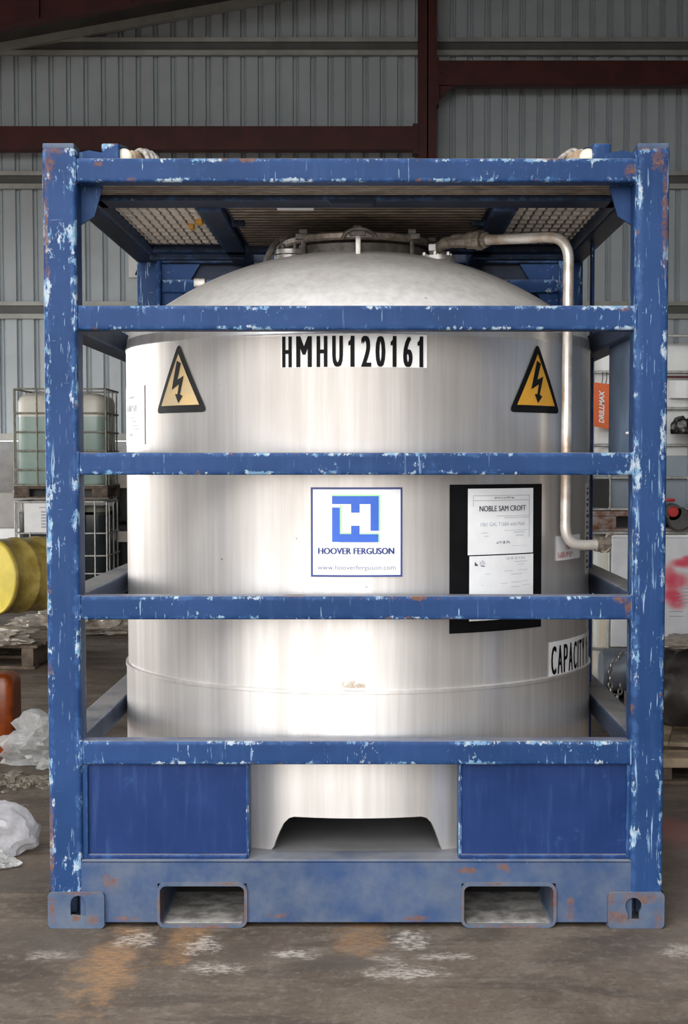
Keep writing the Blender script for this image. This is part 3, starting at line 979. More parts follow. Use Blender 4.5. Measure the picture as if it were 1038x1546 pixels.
PIPE = [(.40, .66, 2.325), (.58, .52, 2.310), (.735, .415, 2.303), (.728, .405, 1.229), (.862, .44, 1.229)]
pb.tube(bend(PIPE, .085, 8), .0185, 16)
pp = pb.build('breather_pipe', 'pipe', T, 60)
un = MB()
d = Vector((.18, -.14, -.015)).normalized()
for t0, t1, r_ in ((-.06, .0, .026), (.0, .035, .031), (.04, .065, .036), (.07, .085, .028)):
    un.tube([Vector((.40, .66, 2.325)) + d * t0, Vector((.40, .66, 2.325)) + d * t1], r_, 8)
un.build('pipe_union', 'brass', pp, 30)
ub = MB()
ub.tube([(.838, .433, 1.229), (.858, .44, 1.229)], .024, 12)
ub.tube([(.856, .44, 1.229), (.886, .45, 1.229)], .028, 8)
ub.tube([(.872, .445, 1.24), (.885, .45, 1.262), (.902, .455, 1.27)], .008, 6)
ub.tube([(.87, .425, 1.222), (.87, .46, 1.222)], .02, 10)
ub.build('valve_fitting', 'brass', pp, 30)

def illegible(mb, th, z, wdt, hgt, R_, n, seed):
    """small print too worn to read: short upright strokes"""
    rnd = random.Random(seed)
    st = wdt / n
    for k in range(n):
        a = k * st
        if rnd.random() < .15:
            continue
        lo = rnd.choice((0, 0, 0, .45)) * hgt
        tank_rect(mb, a + .1 * st, a + rnd.uniform(.35, .8) * st, lo, hgt * rnd.choice((1, 1, .55)) if lo == 0 else hgt, th, z, R_, 1)


# ---- stickers and signs on the shell
RL = R + .0022
RT = R + .0040
nd = MB().cylpatch(-.283, .264, 1.830, 1.938, RL, 14).build('number_decal', 'clear_label', T)
mb = MB()
for ch, a, b in zip('HMHU120161', (105, 192, 315, 408, 503, 578, 663, 752, 827, 914), (165, 287, 380, 472, 540, 638, 722, 788, 885, 950)):
    tank_text(mb, ch, -.277 + (a - 105) * .000623, 1.832, (b - a) * .000623 * RT, .101, RT, .0036)
mb.build('lettering', 'black', nd, 0, fixn=False, label='black container number')

for thc, ym, bm_ in ((-.757, 'sign_faded', 'sign_blackf'), (.772, 'sign_yellow', 'sign_black')):
    wdt, hgt = .276, .242
    zb = 1.690
    rc = .022
    tri = []
    corners = [(-.5 * wdt, 0), (.5 * wdt, 0), (0, hgt)]
    # rounded triangle
    for i in range(3):
        p, a, b = Vector(corners[i]), Vector(corners[i - 1]), Vector(corners[(i + 1) % 3])
        s, e = p + (a - p).normalized() * .026, p + (b - p).normalized() * .026
        for k in range(6):
            t = k / 5
            q = s * (1 - t) ** 2 + p * 2 * t * (1 - t) + e * t * t
            tri.append((q.x, q.y))
    # slice the triangle into vertical strips so that it lies on the curved shell
    def strips(poly, nn=14):
        us = [p[0] for p in poly]
        a, b = min(us), max(us)
        out = []
        for k in range(nn):
            u0_, u1_ = a + (b - a) * k / nn, a + (b - a) * (k + 1) / nn
            pl = poly
            for (lim, sgn) in ((u0_, 1), (u1_, -1)):
                res = []
                for i in range(len(pl)):
                    p, q = pl[i - 1], pl[i]
                    ip, iq = sgn * (p[0] - lim) >= -1e-9, sgn * (q[0] - lim) >= -1e-9
                    if ip != iq:
                        t = (lim - p[0]) / (q[0] - p[0])
                        res.append((lim, p[1] + t * (q[1] - p[1])))
                    if iq:
                        res.append(q)
                pl = res
                if not pl:
                    break
            if len(pl) > 2:
                out.append(pl)
        return out
    mb = MB()
    for pl in strips(tri):
        tank_poly(mb, pl, thc, zb, RL)
    ws = mb.build('warning_sign', bm_, T, 0, label='black and amber electric shock triangle' if thc > 0 else 'faded, dirt streaked electric shock triangle')
    mb = MB()
    for pl in strips([(-.370 * wdt, .105 * hgt), (.370 * wdt, .105 * hgt), (0, .835 * hgt)], 10):
        tank_poly(mb, pl, thc, zb, RT)
    mb.build('amber_field', ym, ws, 0)
    bolt = [(-.025, .74), (.055, .70), (-.015, .47), (.105, .52), (.035, .26), (.085, .235), (.0, .135), (-.065, .265), (-.015, .265), (.015, .405), (-.13, .33)]
    mb = MB()
    fsb = [(0, 1, 2, 10), (2, 9, 10), (2, 3, 9), (3, 4, 8, 9), (4, 5, 6), (4, 6, 8), (6, 7, 8)]
    mb.add(on_tank([(u * wdt, v_ * hgt) for u, v_ in bolt], thc, zb, R + .0058), fsb)
    mb.build('lightning_arrow', bm_, ws, 0)

# logo plate
lg = MB().cylpatch(-.168, .172, 1.142, 1.437, RL, 10).build('logo_plate', 'white', T)
th0, z0 = -.168, 1.142
W_, H_ = .340 * R, .295


def P(x, y):
    # zoom pixels of the plate (65..955 wide, 65..945 high) to plate metres
    return ((x - 68) / 887 * W_, (942 - y) / 877 * H_)


def rects(mb, rs, n=3):
    for a, b, c, d in rs:
        (u0_, v1_), (u1_, v0_) = P(a, b), P(c, d)
        tank_rect(mb, u0_, u1_, v0_, v1_, th0, z0, RT, n)


mb = MB()
rects(mb, [(68, 65, 957, 84), (68, 925, 957, 944)], 8)
rects(mb, [(66, 65, 86, 944), (938, 65, 957, 944)], 1)
mb.build('border', 'logo_navy', lg, 0)
mb = MB()
rects(mb, [(274, 150, 726, 228), (458, 228, 540, 312), (646, 228, 726, 490), (274, 262, 350, 600), (350, 522, 722, 602), (458, 440, 540, 522)])
mb.build('emblem', 'logo_blue', lg, 0, label='blue square H emblem')
mb = MB()
rects(mb, [(274, 138, 740, 150), (726, 150, 740, 490), (350, 235, 362, 510), (350, 510, 458, 522), (540, 514, 722, 524), (722, 524, 736, 602)])
mb.build('emblem_outline', 'logo_green', lg, 0)
mb = MB()
u, v_ = P(136, 720)
tank_text(mb, 'HOOVER FERGUSON', th0 + u / RT, z0 + v_, 742 / 887 * W_, 62 / 877 * H_, RT, .0014)
mb.build('lettering', 'logo_navy', lg, 0, fixn=False)
mb = MB()
u, v_ = P(130, 888)
tank_text(mb, 'www.hooverferguson.com', th0 + u / RT, z0 + v_, 760 / 887 * W_, 62 / 877 * H_, RT)
mb.build('web_address', 'print_web', lg, 0, fixn=False)

# black document board with two sheets of paper
bo = MB().cylpatch(.355, .804, .946, 1.445, RL, 12).build('document_board', 'black', T)
pa = MB().cylpatch(.430, .749, 1.208, 1.431, RT, 8).build('paper_sheet', 'white', bo)
pb2 = MB().cylpatch(.437, .751, .985, 1.204, RT, 8).build('paper_sheet', 'white', bo)
th0, z0 = .430, 1.208
W_, H_ = .319 * R, .223
RP = R + .0056


def P2(x, y):
    return ((x - 112) / 712 * W_, (818 - y) / 712 * H_)


mb = MB()
for body, x, y, ww, hh, bold in (('NOBLE SAM CROFT', 222, 352, 508, 60, .0006),):
    u, v_ = P2(x, y)
    tank_text(mb, body, th0 + u / RP, z0 + v_, ww / 712 * W_, hh / 712 * H_, RP, bold)
for x, y, ww, hh, n_ in ((376, 216, 224, 18, 30), (396, 704, 160, 28, 20)):
    u, v_ = P2(x, y)
    illegible(mb, th0 + u / RP, z0 + v_, ww / 712 * W_, hh / 712 * H_, RP, n_, n_)
mb.build('printed_text', 'print_dark', bo, 0, fixn=False)
mb = MB()
u, v_ = P2(235, 512)
tank_text(mb, '1061 GAL T168A with Multi', th0 + u / RP, z0 + v_, 482 / 712 * W_, 40 / 712 * H_, RP)


def lines(mb, ls, PF):
    for a, b, c, d in ls:
        (u0_, v1_), (u1_, v0_) = PF(a, b), PF(c, d)
        tank_rect(mb, u0_, u1_, v0_, v1_, th0, z0, RP, 3)


lines(mb, [(160, 180, 776, 185), (160, 232, 776, 237), (770, 180, 776, 640), (160, 180, 164, 300), (400, 402, 770, 406), (480, 422, 770, 426), (590, 582, 715, 587), (610, 617, 705, 622), (240, 582, 310, 586), (270, 617, 315, 621), (480, 560, 770, 563), (560, 731, 750, 733)], P2)
u, v_ = P2(495, 880)
illegible(mb, th0 + u / RP, z0 + v_, 230 / 712 * W_, 26 / 712 * H_, RP, 22, 8)
u, v_ = P2(225, 922)
tank_text(mb, 'slb', th0 + u / RP, z0 + v_, 55 / 712 * W_, 44 / 712 * H_, RP)
lines(mb, [(600, 904, 750, 908), (640, 935, 715, 938), (480, 1002, 580, 1005), (640, 998, 750, 1001), (560, 1040, 690, 1044), (280, 1028, 340, 1031), (440, 1136, 520, 1139), (560, 1128, 680, 1132), (690, 1122, 770, 1125), (240, 1146, 270, 1149), (560, 1178, 660, 1182), (690, 1165, 800, 1168), (560, 1278, 640, 1282)], P2)
mb.build('printed_lines', 'print_grey', bo, 0, fixn=False, kind='stuff')
mb = MB()
for poly in ([(178, 935), (215, 935), (178, 890)], [(234, 930), (278, 938), (274, 948), (240, 940)]):
    mb.add(on_tank([P2(*p) for p in poly], th0, z0, RP), [tuple(range(len(poly)))])
mb.build('paper_emblem', 'print_dark', bo, 0)
# small label with red print below the pipe bend
rl = MB().cylpatch(.906, 1.143, 1.171, 1.258, RL, 8).build('red_print_label', 'white', T)
mb = MB()
illegible(mb, .975, 1.207, .055, .018, RT, 9, 1)
illegible(mb, .915, 1.180, .12, .020, RT, 17, 2)
mb.build('lettering', 'print_red', rl, 0, fixn=False)
# capacity decal wrapping round the right side
cdl = MB().cylpatch(.857, 1.40, .745, .885, RL, 20).build('capacity_decal', 'white', T)
mb = MB()
th = .872
for ch, wd in zip('CAPACITY 1', (.035, .038, .034, .038, .035, .012, .033, .038, .016, .022)):
    if ch != ' ':
        tank_text(mb, ch, th, .768, wd, .101, RT, .0028)
    th += (wd + .0075) / RT
mb.build('lettering', 'black', cdl, 0, fixn=False, label='black capacity lettering')
# white paper label on the left edge
wl_ = MB().cylpatch(-1.36, -1.018, 1.583, 1.795, RL, 8).build('paper_label', 'white', T)
mb = MB()
illegible(mb, -1.235, 1.752, .085, .007, RT, 14, 3)
illegible(mb, -1.27, 1.705, .15, .022, RT, 13, 4)
illegible(mb, -1.22, 1.615, .05, .010, RT, 7, 5)
for k in range(4):
    tank_rect(mb, 0, .06, 0, .002, -1.2 + .02 * k, 1.68 - .014 * k, RT, 2)
mb.build('lettering', 'print_grey', wl_, 0, fixn=False)
# ruled strip at the right edge
rs_ = MB().cylpatch(1.228, 1.33, 1.105, 1.441, RL, 3).build('gauge_strip', 'white', T)
mb = MB()
for k in range(15):
    tank_rect(mb, .02, .06 if k % 3 else .08, 0, .006 + .006 * (k % 2), 1.228, 1.125 + .021 * k, RT, 1)
mb.build('gauge_marks', 'print_dark', rs_, 0, fixn=False)
MB().cylpatch(-.053, .033, .772, .788, RL, 4).build('sticker_residue', 'residue', T)
MB().cylpatch(-.053, -.005, .787, .795, RL, 4).build('sticker_residue', 'residue', T)

# ---- roof walkway
def grating_side(xa, xb, ya, yb, nplk):
    pch = (xb - xa) / nplk
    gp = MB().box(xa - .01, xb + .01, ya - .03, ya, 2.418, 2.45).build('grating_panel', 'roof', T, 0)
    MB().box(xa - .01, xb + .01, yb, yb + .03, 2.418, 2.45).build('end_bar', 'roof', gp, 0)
    MB().box(xa - .01, xb + .01, ya, yb, 2.447, 2.452).build('dark_backing', 'roof', gp, 0)  # dark sheet added above the planks so their gaps read dark
    for i in range(nplk):
        a = xa + i * pch + .0045
        b = xa + (i + 1) * pch - .0045
        mb = MB()
        ncell = 10
        for k in range(ncell):
            y_a, y_b = ya + (yb - ya) * k / ncell, ya + (yb - ya) * (k + 1) / ncell
            # each cell: a small lip facing forward, then a flat running up to the next lip
            mb.add([(a, y_a, 2.424), (b, y_a, 2.424), (b, y_a, 2.417), (a, y_a, 2.417), (b, y_b, 2.424), (a, y_b, 2.424),
                    (a, y_a, 2.432), (b, y_a, 2.432), (b, y_b, 2.432), (a, y_b, 2.432)],
                   [(0, 1, 2, 3), (3, 2, 4, 5), (6, 7, 8, 9), (0, 3, 5, 9, 6), (1, 7, 8, 4, 2)])
        mb.build('grating_plank', 'grating', gp, 0)


grating_side(-.885, -.575, .455, 1.42, 9)
grating_side(.570, .880, .455, 1.42, 9)


def planks_across(xa, xb, ya, yb, pch, hole=None):
    gp = MB().box(xa - .008, xa, ya, yb, 2.42, 2.46).build('walkway_panel', 'roof', T, 0)
    MB().box(xb, xb + .008, ya, yb, 2.42, 2.46).build('edge_bar', 'roof', gp, 0)
    y = ya
    while y < yb - pch * .5:
        mb = MB()
        c0, c1 = y + pch * .22, y + pch * .78
        poly = [(c0, 2.4235), (c0 + .001, 2.422), (c1 - .001, 2.422), (c1, 2.4235)]
        mb.prism(poly, xa, xb, 'X')
        mb.build('walkway_plank', 'grating_dark', gp, 0)
        y += pch
    MB().box(xa, xb, ya, yb, 2.440, 2.444).build('walkway_deck', 'roof', gp, 0)


planks_across(-.46, .46, .455, 1.55, .060)
planks_across(-.86, .86, .125, .295, .034)
MB().box(-.895, .895, .300, .450, 2.405, 2.44, .006).build('cross_bar', 'roof', T)
lug = MB().prism([(-.10, 2.41), (-.085, 2.395), (.055, 2.395), (.07, 2.41)], .30, .36, 'Y').build('centre_lug', 'roof', T, 0)
for sx in (-1, 1):
    jo = MB().box(sx * .475, sx * .560, .45, 1.9, 2.395, 2.45, .006).build('joist', 'roof', T)
    MB().box(sx * .475, sx * .425, .82, .86, 2.405, 2.43, .004).build('bracket', 'roof', jo)
    MB().box(sx * .90, sx * .86, .30, 1.62, 2.405, 2.44, .004).build('grating_edge_angle', 'roof', T)
MB().box(-.86, .86, 1.45, 1.53, 2.395, 2.44, .006).build('cross_bar', 'roof', T)
MB().box(-.895, -.49, 1.60, 1.64, 2.385, 2.41, .004).box(.49, .895, 1.60, 1.64, 2.385, 2.41, .004).build('cross_bar', 'roof', T)
# white plate under the walkway
MB().box(-.285, -.155, .49, .575, 2.4185, 2.4225).build('white_plate', 'white', T, 0)
# bits caught in the left grating
MB().box(-.60, -.575, .75, .80, 2.40, 2.425, .006).build('yellow_tag', 'sign_yellow', T)
MB().box(-.64, -.62, .86, .91, 2.40, 2.425, .006).build('yellow_tag', 'sign_yellow', T)
# side plate on the right and the upright behind it
sp = MB().box(.940, .952, .10, .79, 1.551, 1.943).build('side_plate', 'side_plate', T, 0)
for y_, z_ in ((.27, 1.70), (.38, 1.62)):
    MB().lathe([(0, .930), (.006, .931), (.010, .940)], 10, (0, y_, z_), 'X').build('rivet', 'steel', sp)
MB().box(.945, .956, 1.27, 1.33, .22, 2.41, .003).build('side_upright', 'panel', T)
MB().tube([(.93, 1.32, 2.02), (.945, 1.31, 2.03), (.95, 1.31, 2.06), (.95, 1.31, 2.38)], .007, 8).build('drain_rod', 'dark_steel', T)
# pad eyes on the top corners
for sx in (-1, 1):
    pe = MB().prism([(sx * .90, 2.487), (sx * .90, 2.513), (sx * .86, 2.523), (sx * .78, 2.508), (sx * .74, 2.487)], .06, .20, 'Y').build('pad_plate', 'bar', T, 0)
    MB().box(sx * .825, sx * .768, .09, .14, 2.487, 2.552, .006).build('pad_eye', 'bar', pe)
    MB().tube([(sx * .775, .13, 2.545), (sx * .755, .14, 2.540), (sx * .745, .15, 2.525)], .012, 8).build('eye_pin', 'roof', pe)

# shackles and wire slings lying on the frame
for sx, side in ((-1, 'left'), (1, 'right')):
    sh = thing('shackle', 'cream and rust bow shackle at the %s on top of the frame' % side, 'shackle', (sx * .76, .15, 2.487), 'lifting shackles')
    MB().lathe([(0, .0), (.020, .002), (.028, .012), (.028, .03), (0, .03)], 20, (sx * .757, .11, 2.514), 'Y').build('pin_head', 'shackle', sh, 50)
    bw = [(sx * (.757 - .010), .135 + .02, 2.512), (sx * .735, .15, 2.520), (sx * .715, .18, 2.522), (sx * .715, .24, 2.520), (sx * .735, .27, 2.518), (sx * .757, .28, 2.512)]
    MB().tube(bw, [.020, .022, .022, .022, .022, .020], 10).build('bow', 'shackle_rust', sh)
    sl = thing('wire_sling', 'thick steel wire rope looped in coils %s' % ('beside the left shackle' if sx < 0 else 'beside the right shackle'), 'sling', (sx * .70, .2, 2.487), 'wire slings')
    if sx < 0:
        for k, (xc, rr, tilt) in enumerate(((-.712, .046, .5), (-.700, .048, .55), (-.686, .046, .7), (-.674, .040, .9))):
            pts = []
            for q in range(25):
                a = pi * q / 24
                pts.append((xc + rr * cos(a) * cos(tilt) * .8, .16 + .02 * k - rr * cos(a) * sin(tilt), 2.490 + rr * 1.15 * sin(a)))
            MB().tube(pts, .0085, 8).build('rope_coil', 'rope', sl)
    else:
        for k, (xc, rr) in enumerate(((.728, .05), (.742, .047))):
            pts = [(xc - .07 * (1 - cos(pi * q / 24)) * .5 + .012 * k, .16 + .05 * q / 24, 2.490 + rr * 1.1 * sin(pi * (q / 24) ** .55)) for q in range(25)]
            MB().tube(pts, .010, 8).build('rope_coil', 'rope', sl)
        MB().prism([(.695, 2.489), (.722, 2.545), (.738, 2.538), (.73, 2.489)], .15, .17, 'Y').build('thimble', 'shackle_rust', sl, 0)

# ================================================================== bulk containers
def rounded_rect_loop(x0_, x1_, y0_, y1_, r_, z, n=4):
    return [(u, v__, z) for u, v__ in rrect(x0_, x1_, y0_, y1_, r_, n)]


def ibc(label, loc, Wd, Dp, Ht, base_h, rings, verts, level, mats, group, foot='pallet_brown', valve=False):
    """caged liquid tote; loc is the middle of its front edge on what it stands on"""
    o = thing('caged_tote', label, 'tote', loc, group)
    X, Y, Z = loc
    hw = Wd / 2
    pal = MB().box(X - hw, X + hw, Y, Y + Dp, Z + base_h - .035, Z + base_h, .008).build('pallet_deck', foot, o)
    for fx in (-hw + .085, 0, hw - .085):
        for fy in (.06, Dp - .06):
            if fx == 0 and fy < .1:
                continue
            MB().box(X + fx - .085, X + fx + .085, Y + fy - .058, Y + fy + .058, Z + .012, Z + base_h - .03, .012).build('foot', foot, pal)
    MB().box(X - hw + .05, X + hw - .05, Y + .16, Y + Dp - .16, Z + .014, Z + base_h - .036).build('dark_filler', 'black_plastic', pal, 0)  # black box added so the space under the pallet deck looks shaded
    MB().box(X - hw, X + hw, Y + .002, Y + .10, Z, Z + .014).build('skid', foot, pal, 0)
    MB().box(X - hw, X + hw, Y + Dp - .1, Y + Dp, Z, Z + .014).build('skid', foot, pal, 0)
    zb, zt = Z + base_h + .004, Z + Ht - .055
    zl = Z + level
    a, b, c, d = X - hw + .028, X + hw - .028, Y + .028, Y + Dp - .028
    # bottle above and liquid below the filling line, as sections of one rounded box
    def section(levels):
        mb = MB()
        n = None
        for i, (z, ins) in enumerate(levels):
            lp = rounded_rect_loop(a + ins, b - ins, c + ins, d - ins, .11, z, 6)
            n = len(lp)
            mb.v += lp
            mb.e += [0] * n
            if i:
                o0, o1 = (i - 1) * n, i * n
                mb.f += [(o0 + k, o0 + (k + 1) % n, o1 + (k + 1) % n, o1 + k) for k in range(n)]
        mb.f.append(tuple(range(n - 1, -1, -1)))
        mb.f.append(tuple((len(levels) - 1) * n + k for k in range(n)))
        return mb
    bt = section([(zl, 0), (zt - .09, 0), (zt - .05, .012), (zt - .018, .04), (zt, .09)]).build('bottle', mats[0], o, 50)
    section([(zb, .02), (zb + .03, 0), (zl, 0)]).build('liquid', mats[1], o, 50)
    MB().lathe([(0, zt + .045), (.075, zt + .045), (.082, zt + .035), (.082, zt), (.12, zt - .004)], 24, (X, Y + Dp / 2, 0)).build('screw_cap', mats[3], bt, 40)
    for zr in rings:
        MB().tube([(u, v__, Z + zr) for u, v__ in rrect(X - hw + .008, X + hw - .008, Y + .008, Y + Dp - .008, .05, 4)], .0095, 6, True).build('cage_ring', mats[2], o)
    zr0, zr1 = Z + rings[0], Z + rings[-1]
    for vx in verts:
        MB().tube([(X + vx, Y - .004, zr0), (X + vx, Y - .004, zr1)], .0085, 6).build('cage_upright', mats[2], o)
    for vy in (.10, .35, .60, .85, 1.10):
        if vy < Dp - .05:
            for sxx in (-1, 1):
                MB().tube([(X + sxx * (hw + .004 - .008), Y + vy, zr0), (X + sxx * (hw - .004), Y + vy, zr1)], .0085, 6).build('cage_upright', mats[2], o)
    for vx in verts[::2]:
        MB().tube([(X + vx, Y + .012, zr1 - .004), (X + vx, Y + Dp - .012, zr1 - .004)], .008, 6).build('top_bar', mats[2], o)
    return o


VT = (-.486, -.25, 0.0, .25, .486)
g1 = 'caged totes on the left'
IBY = 10.8
ibc('milky caged tote full of pale green liquid, on top of the left stack', (-3.235, IBY, 1.135), 1.0, .78, 1.165, .13,
    (.135, .30, .50, .70, .90, 1.155), (-.486, -.245, .0, .235, .486), .865, ('plastic_white', 'liquid_green', 'cage_dull', 'black_plastic'), g1)
lo_ = ibc('dark liquid tote under the green one, behind the yellow drum', (-3.235, IBY, 0), 1.0, .78, 1.10, .13,
          (.135, .33, .52, .76, 1.095), (-.486, -.33, .04, .22, .36, .486), .985, ('plastic_dark', 'liquid_dark', 'cage_pale', 'black_plastic'), g1)
pl = MB().box(-3.62, -2.98, IBY - .022, IBY - .012, .77, 1.08).build('label_plate', 'clear_label', lo_, 0)
mb = MB()
for r_ in range(6):
    for c_ in range(3):
        mb.box(-3.44 + c_ * .085, -3.375 + c_ * .085, IBY - .024, IBY - .0222, .82 + r_ * .032, .838 + r_ * .032)
mb.box(-3.46, -3.2, IBY - .024, IBY - .0222, 1.03, 1.04)
mb.build('printed_table', 'print_grey', pl, 0)

# stuff behind the left stack
MBX = thing('wrapped_carton_stack', 'grey wrapped cartons with white lids, left of the caged totes', 'carton', (-4.5, 12.6, 0))
for k, (za, zb, mt) in enumerate(((0, .50, 'crate_grey'), (.50, .74, 'white'), (.74, 1.16, 'crate_grey'))):
    MB().box(-5.1, -3.72, 12.4, 13.2, za, zb, .02).build('carton', mt, MBX)
MB().prism([(-4.16, 1.165), (-3.70, 1.165), (-3.70, 1.50), (-3.90, 1.45)], 12.5, 12.9, 'Y').build('folded_lid', 'white', MBX, 0)
DK = thing('dark_pallet_box', 'black plastic pallet boxes stacked right of the caged totes', 'box', (-2.4, 12.2, 0))
for za, zb in ((.02, .80), (.82, 1.58)):
    q = MB().box(-2.98, -1.75, 12.1, 13.0, za, zb, .03).build('box_body', 'black_plastic', DK)
    for k in range(5):
        MB().box(-2.90 + k * .24, -2.84 + k * .24, 12.08, 12.10, za + .06, zb - .06, .006).build('rib', 'black_plastic', q)
MB().box(-3.0, -1.75, 12.07, 12.09, 1.22, 1.40).build('beige_panel', 'crate_beige', DK, 0)
MB().box(-2.86, -2.54, 12.06, 12.09, .60, .72).build('beige_panel', 'crate_beige', DK, 0)
MB().prism([(-2.95, 1.06), (-2.85, 1.12), (-2.93, .95)], 12.05, 12.07, 'Y').build('torn_flap', 'crate_grey', DK, 0)

# yellow drum lying on a wrapped pallet
DA = radians(38)
dc = Vector((-2.80, 6.25, .655))
dax = Vector((sin(DA), cos(DA), 0))
DR = thing('yellow_drum', 'yellow drum wrapped in clear film, lying on its side on a pallet', 'drum', (dc.x, dc.y, .36))
Mx = Matrix.Translation(dc) @ Matrix(((cos(DA), dax.x, 0), (-sin(DA), dax.y, 0), (0, 0, 1))).to_4x4()
rd = .292
pr_ = [(rd - .02, 0), (rd - .006, .0), (rd, .012), (rd, .03), (rd - .008, .04), (rd - .008, .20), (rd - .001, .215), (rd - .001, .235), (rd - .008, .25), (rd - .008, .40), (rd - .001, .415), (rd - .001, .435), (rd - .008, .45), (rd - .008, .60), (rd, .61), (rd, .63), (rd - .02, .64), (0, .64)]
MB().lathe([(r_, z_) for r_, z_ in pr_], 48, (0, 0, 0), 'Y').xf(Mx).build('drum_side', 'drum_film', DR, 40)
hd = MB().lathe([(0, .016), (rd - .030, .016), (rd - .022, .002), (rd - .012, -.004), (rd - .004, .002)], 48, (0, 0, 0), 'Y').xf(Mx).build('drum_head', 'drum_yellow', DR, 40)
PLT = thing('wooden_pallet', 'dirty film covered wooden pallet under the yellow drum', 'pallet', (-2.9, 6.4, 0))
PM = Matrix.Translation((-2.95, 6.55, 0)) @ Matrix.Rotation(-.10, 4, 'Z')
for k in range(6):
    yy = -.56 + k * .2
    MB().box(-.62, .62, yy, yy + .14, .155, .178, .004).xf(PM).build('deck_board', 'wood_dark', PLT)
for xx in (-.58, 0, .50):
    MB().box(xx, xx + .09, -.56, .58, .022, .155, .004).xf(PM).build('stringer', 'wood_dark', PLT)
for yy in (-.56, .0, .46):
    MB().box(-.6, .6, yy, yy + .1, 0, .022, .003).xf(PM).build('bottom_board', 'wood_dark', PLT)

# crumpled film
def crumple(name, label, cat, loc, size, seed, mat, amp=.35, freq=2.2, sub=5, group=None, sharp=45):
    bm = bmesh.new()
    bmesh.ops.create_icosphere(bm, subdivisions=sub, radius=1)
    mb = MB()
    rng = Vector((seed * 7.3, seed * 3.1, seed * 1.7))
    vs = []
    for v__ in bm.verts:
        d_ = v__.co.normalized()
        q = d_ * freq + rng
        h = noise.ridged_multi_fractal(q, .9, 2.1, 4, 1.0, 2.0) - 1.0
        h2 = noise.noise(d_ * 1.3 + rng)
        rr = 1 + amp * h * .55 + amp * .8 * h2
        p = Vector((d_.x * size[0], d_.y * size[1], d_.z * size[2])) * max(.25, rr)
        p.z += size[2] * .55
        if p.z < 0.002:
            p.z = 0.002 + .004 * abs(noise.noise(q * 3))
        vs.append(p + Vector(loc))
    mb.add(vs, [tuple(x.index for x in f_.verts) for f_ in bm.faces])
    bm.free()
    o = mb.build(name, mat, None, sharp)
    # keep the object's origin at its base
    o.location = loc
    for v__ in o.data.vertices:
        v__.co -= Vector(loc)
    tag(o, label, cat, group)
    return o


crumple('plastic_film', 'crumpled dusty film spread over the pallet under the yellow drum', 'film', (-2.90, 5.98, .180), (.44, .20, .10), 3, 'film_dirty', .5, 2.4)
crumple('plastic_film', 'pale heap of crumpled film on the floor before the dark tote', 'film', (-2.50, 8.3, 0), (.52, .34, .13), 5, 'film_dirty', .55, 3.0)
crumple('plastic_film', 'shiny ball of clear film beside the orange can', 'film', (-1.56, 2.62, 0), (.20, .16, .14), 8, 'film', .75, 2.4, 4, sharp=30)
crumple('plastic_bag', 'clear plastic bag lying on the floor, nearest item on the left', 'bag', (-1.42, .92, 0), (.165, .13, .125), 12, 'film_bag', .34, 1.3, 4, sharp=32)
crumple('plastic_bag', 'small scrap of clear film in front of the plastic bag', 'film', (-1.37, .71, 0), (.085, .05, .04), 21, 'film', .6, 2.0, 4, sharp=30)

# orange can
JC = thing('jerrycan', 'orange plastic jerrycan standing on the floor at the far left', 'jerrycan', (-1.885, 2.88, 0))
jb = MB()
lv_ = [(0.002, .012), (.012, 0), (.375, 0), (.405, .010), (.42, .03), (.425, .06)]
nn = None
for i, (z_, ins) in enumerate(lv_):
    lp = [(u, v__, z_) for u, v__ in rrect(-2.085 + ins, -1.797 - ins, 2.76 + ins * .8, 3.0 - ins * .8, max(.012, .045 - ins * .3), 5)]
    nn = len(lp)
    jb.v += lp
    jb.e += [0] * nn
    if i:
        o0, o1 = (i - 1) * nn, i * nn
        jb.f += [(o0 + k, o0 + (k + 1) % nn, o1 + (k + 1) % nn, o1 + k) for k in range(nn)]
jb.f += [tuple(range(nn - 1, -1, -1)), tuple((len(lv_) - 1) * nn + k for k in range(nn))]
jb.build('can_body', 'orange_can', JC, 50)
MB().tube(bend([(-1.90, 2.88, .42), (-1.90, 2.88, .462), (-1.99, 2.88, .462), (-1.99, 2.88, .42)], .03, 5), .014, 10).build('handle', 'orange_can', JC)
MB().lathe([(0, .462), (.03, .462), (.032, .458), (.032, .425), (.026, .42)], 20, (-2.03, 2.88, 0)).build('screw_cap', 'black_plastic', JC, 40)

# rubble by the can
random.seed(4)
rb = MB()
for k in range(120):
    x_, y_ = -1.60 + random.gauss(0, .13), 2.17 + random.gauss(0, .09)
    s_ = random.uniform(.006, .022)
    bx = MB().box(-s_, s_, -s_ * .8, s_ * .8, 0, s_ * random.uniform(.5, 1.1))
    bx.xf(Matrix.Translation((x_, y_, 0)) @ Matrix.Rotation(random.uniform(0, 3), 4, 'Z'))
    rb.add(bx.v, bx.f)
tag(rb.build('rubble', 'rubble', None, 0, kind='stuff'), 'crumbs of dirt and rubble on the floor below the orange can', 'rubble')

# ---- right side
RY = 4.5
VR = (-.486, -.375, -.13, .12, .37, .486)
rgrp = 'caged totes on the right'


def stained_plastic():
    t = NT('stained_white_tote_plastic')
    c = t.mix(t.math('MULTIPLY', t.step(t.noise(t.coord((12, 2, .7)), 1.2, 5, .6), .42, .66), .75), (.60, .62, .58), (.62, .40, .16))
    c = t.mix(t.math('MULTIPLY', t.blob(-.36, .03, .235, .085, .3, .085, .7, 10), .95), c, (.75, .06, .02))
    return t.out(c, .4)


M['stained'] = stained_plastic()


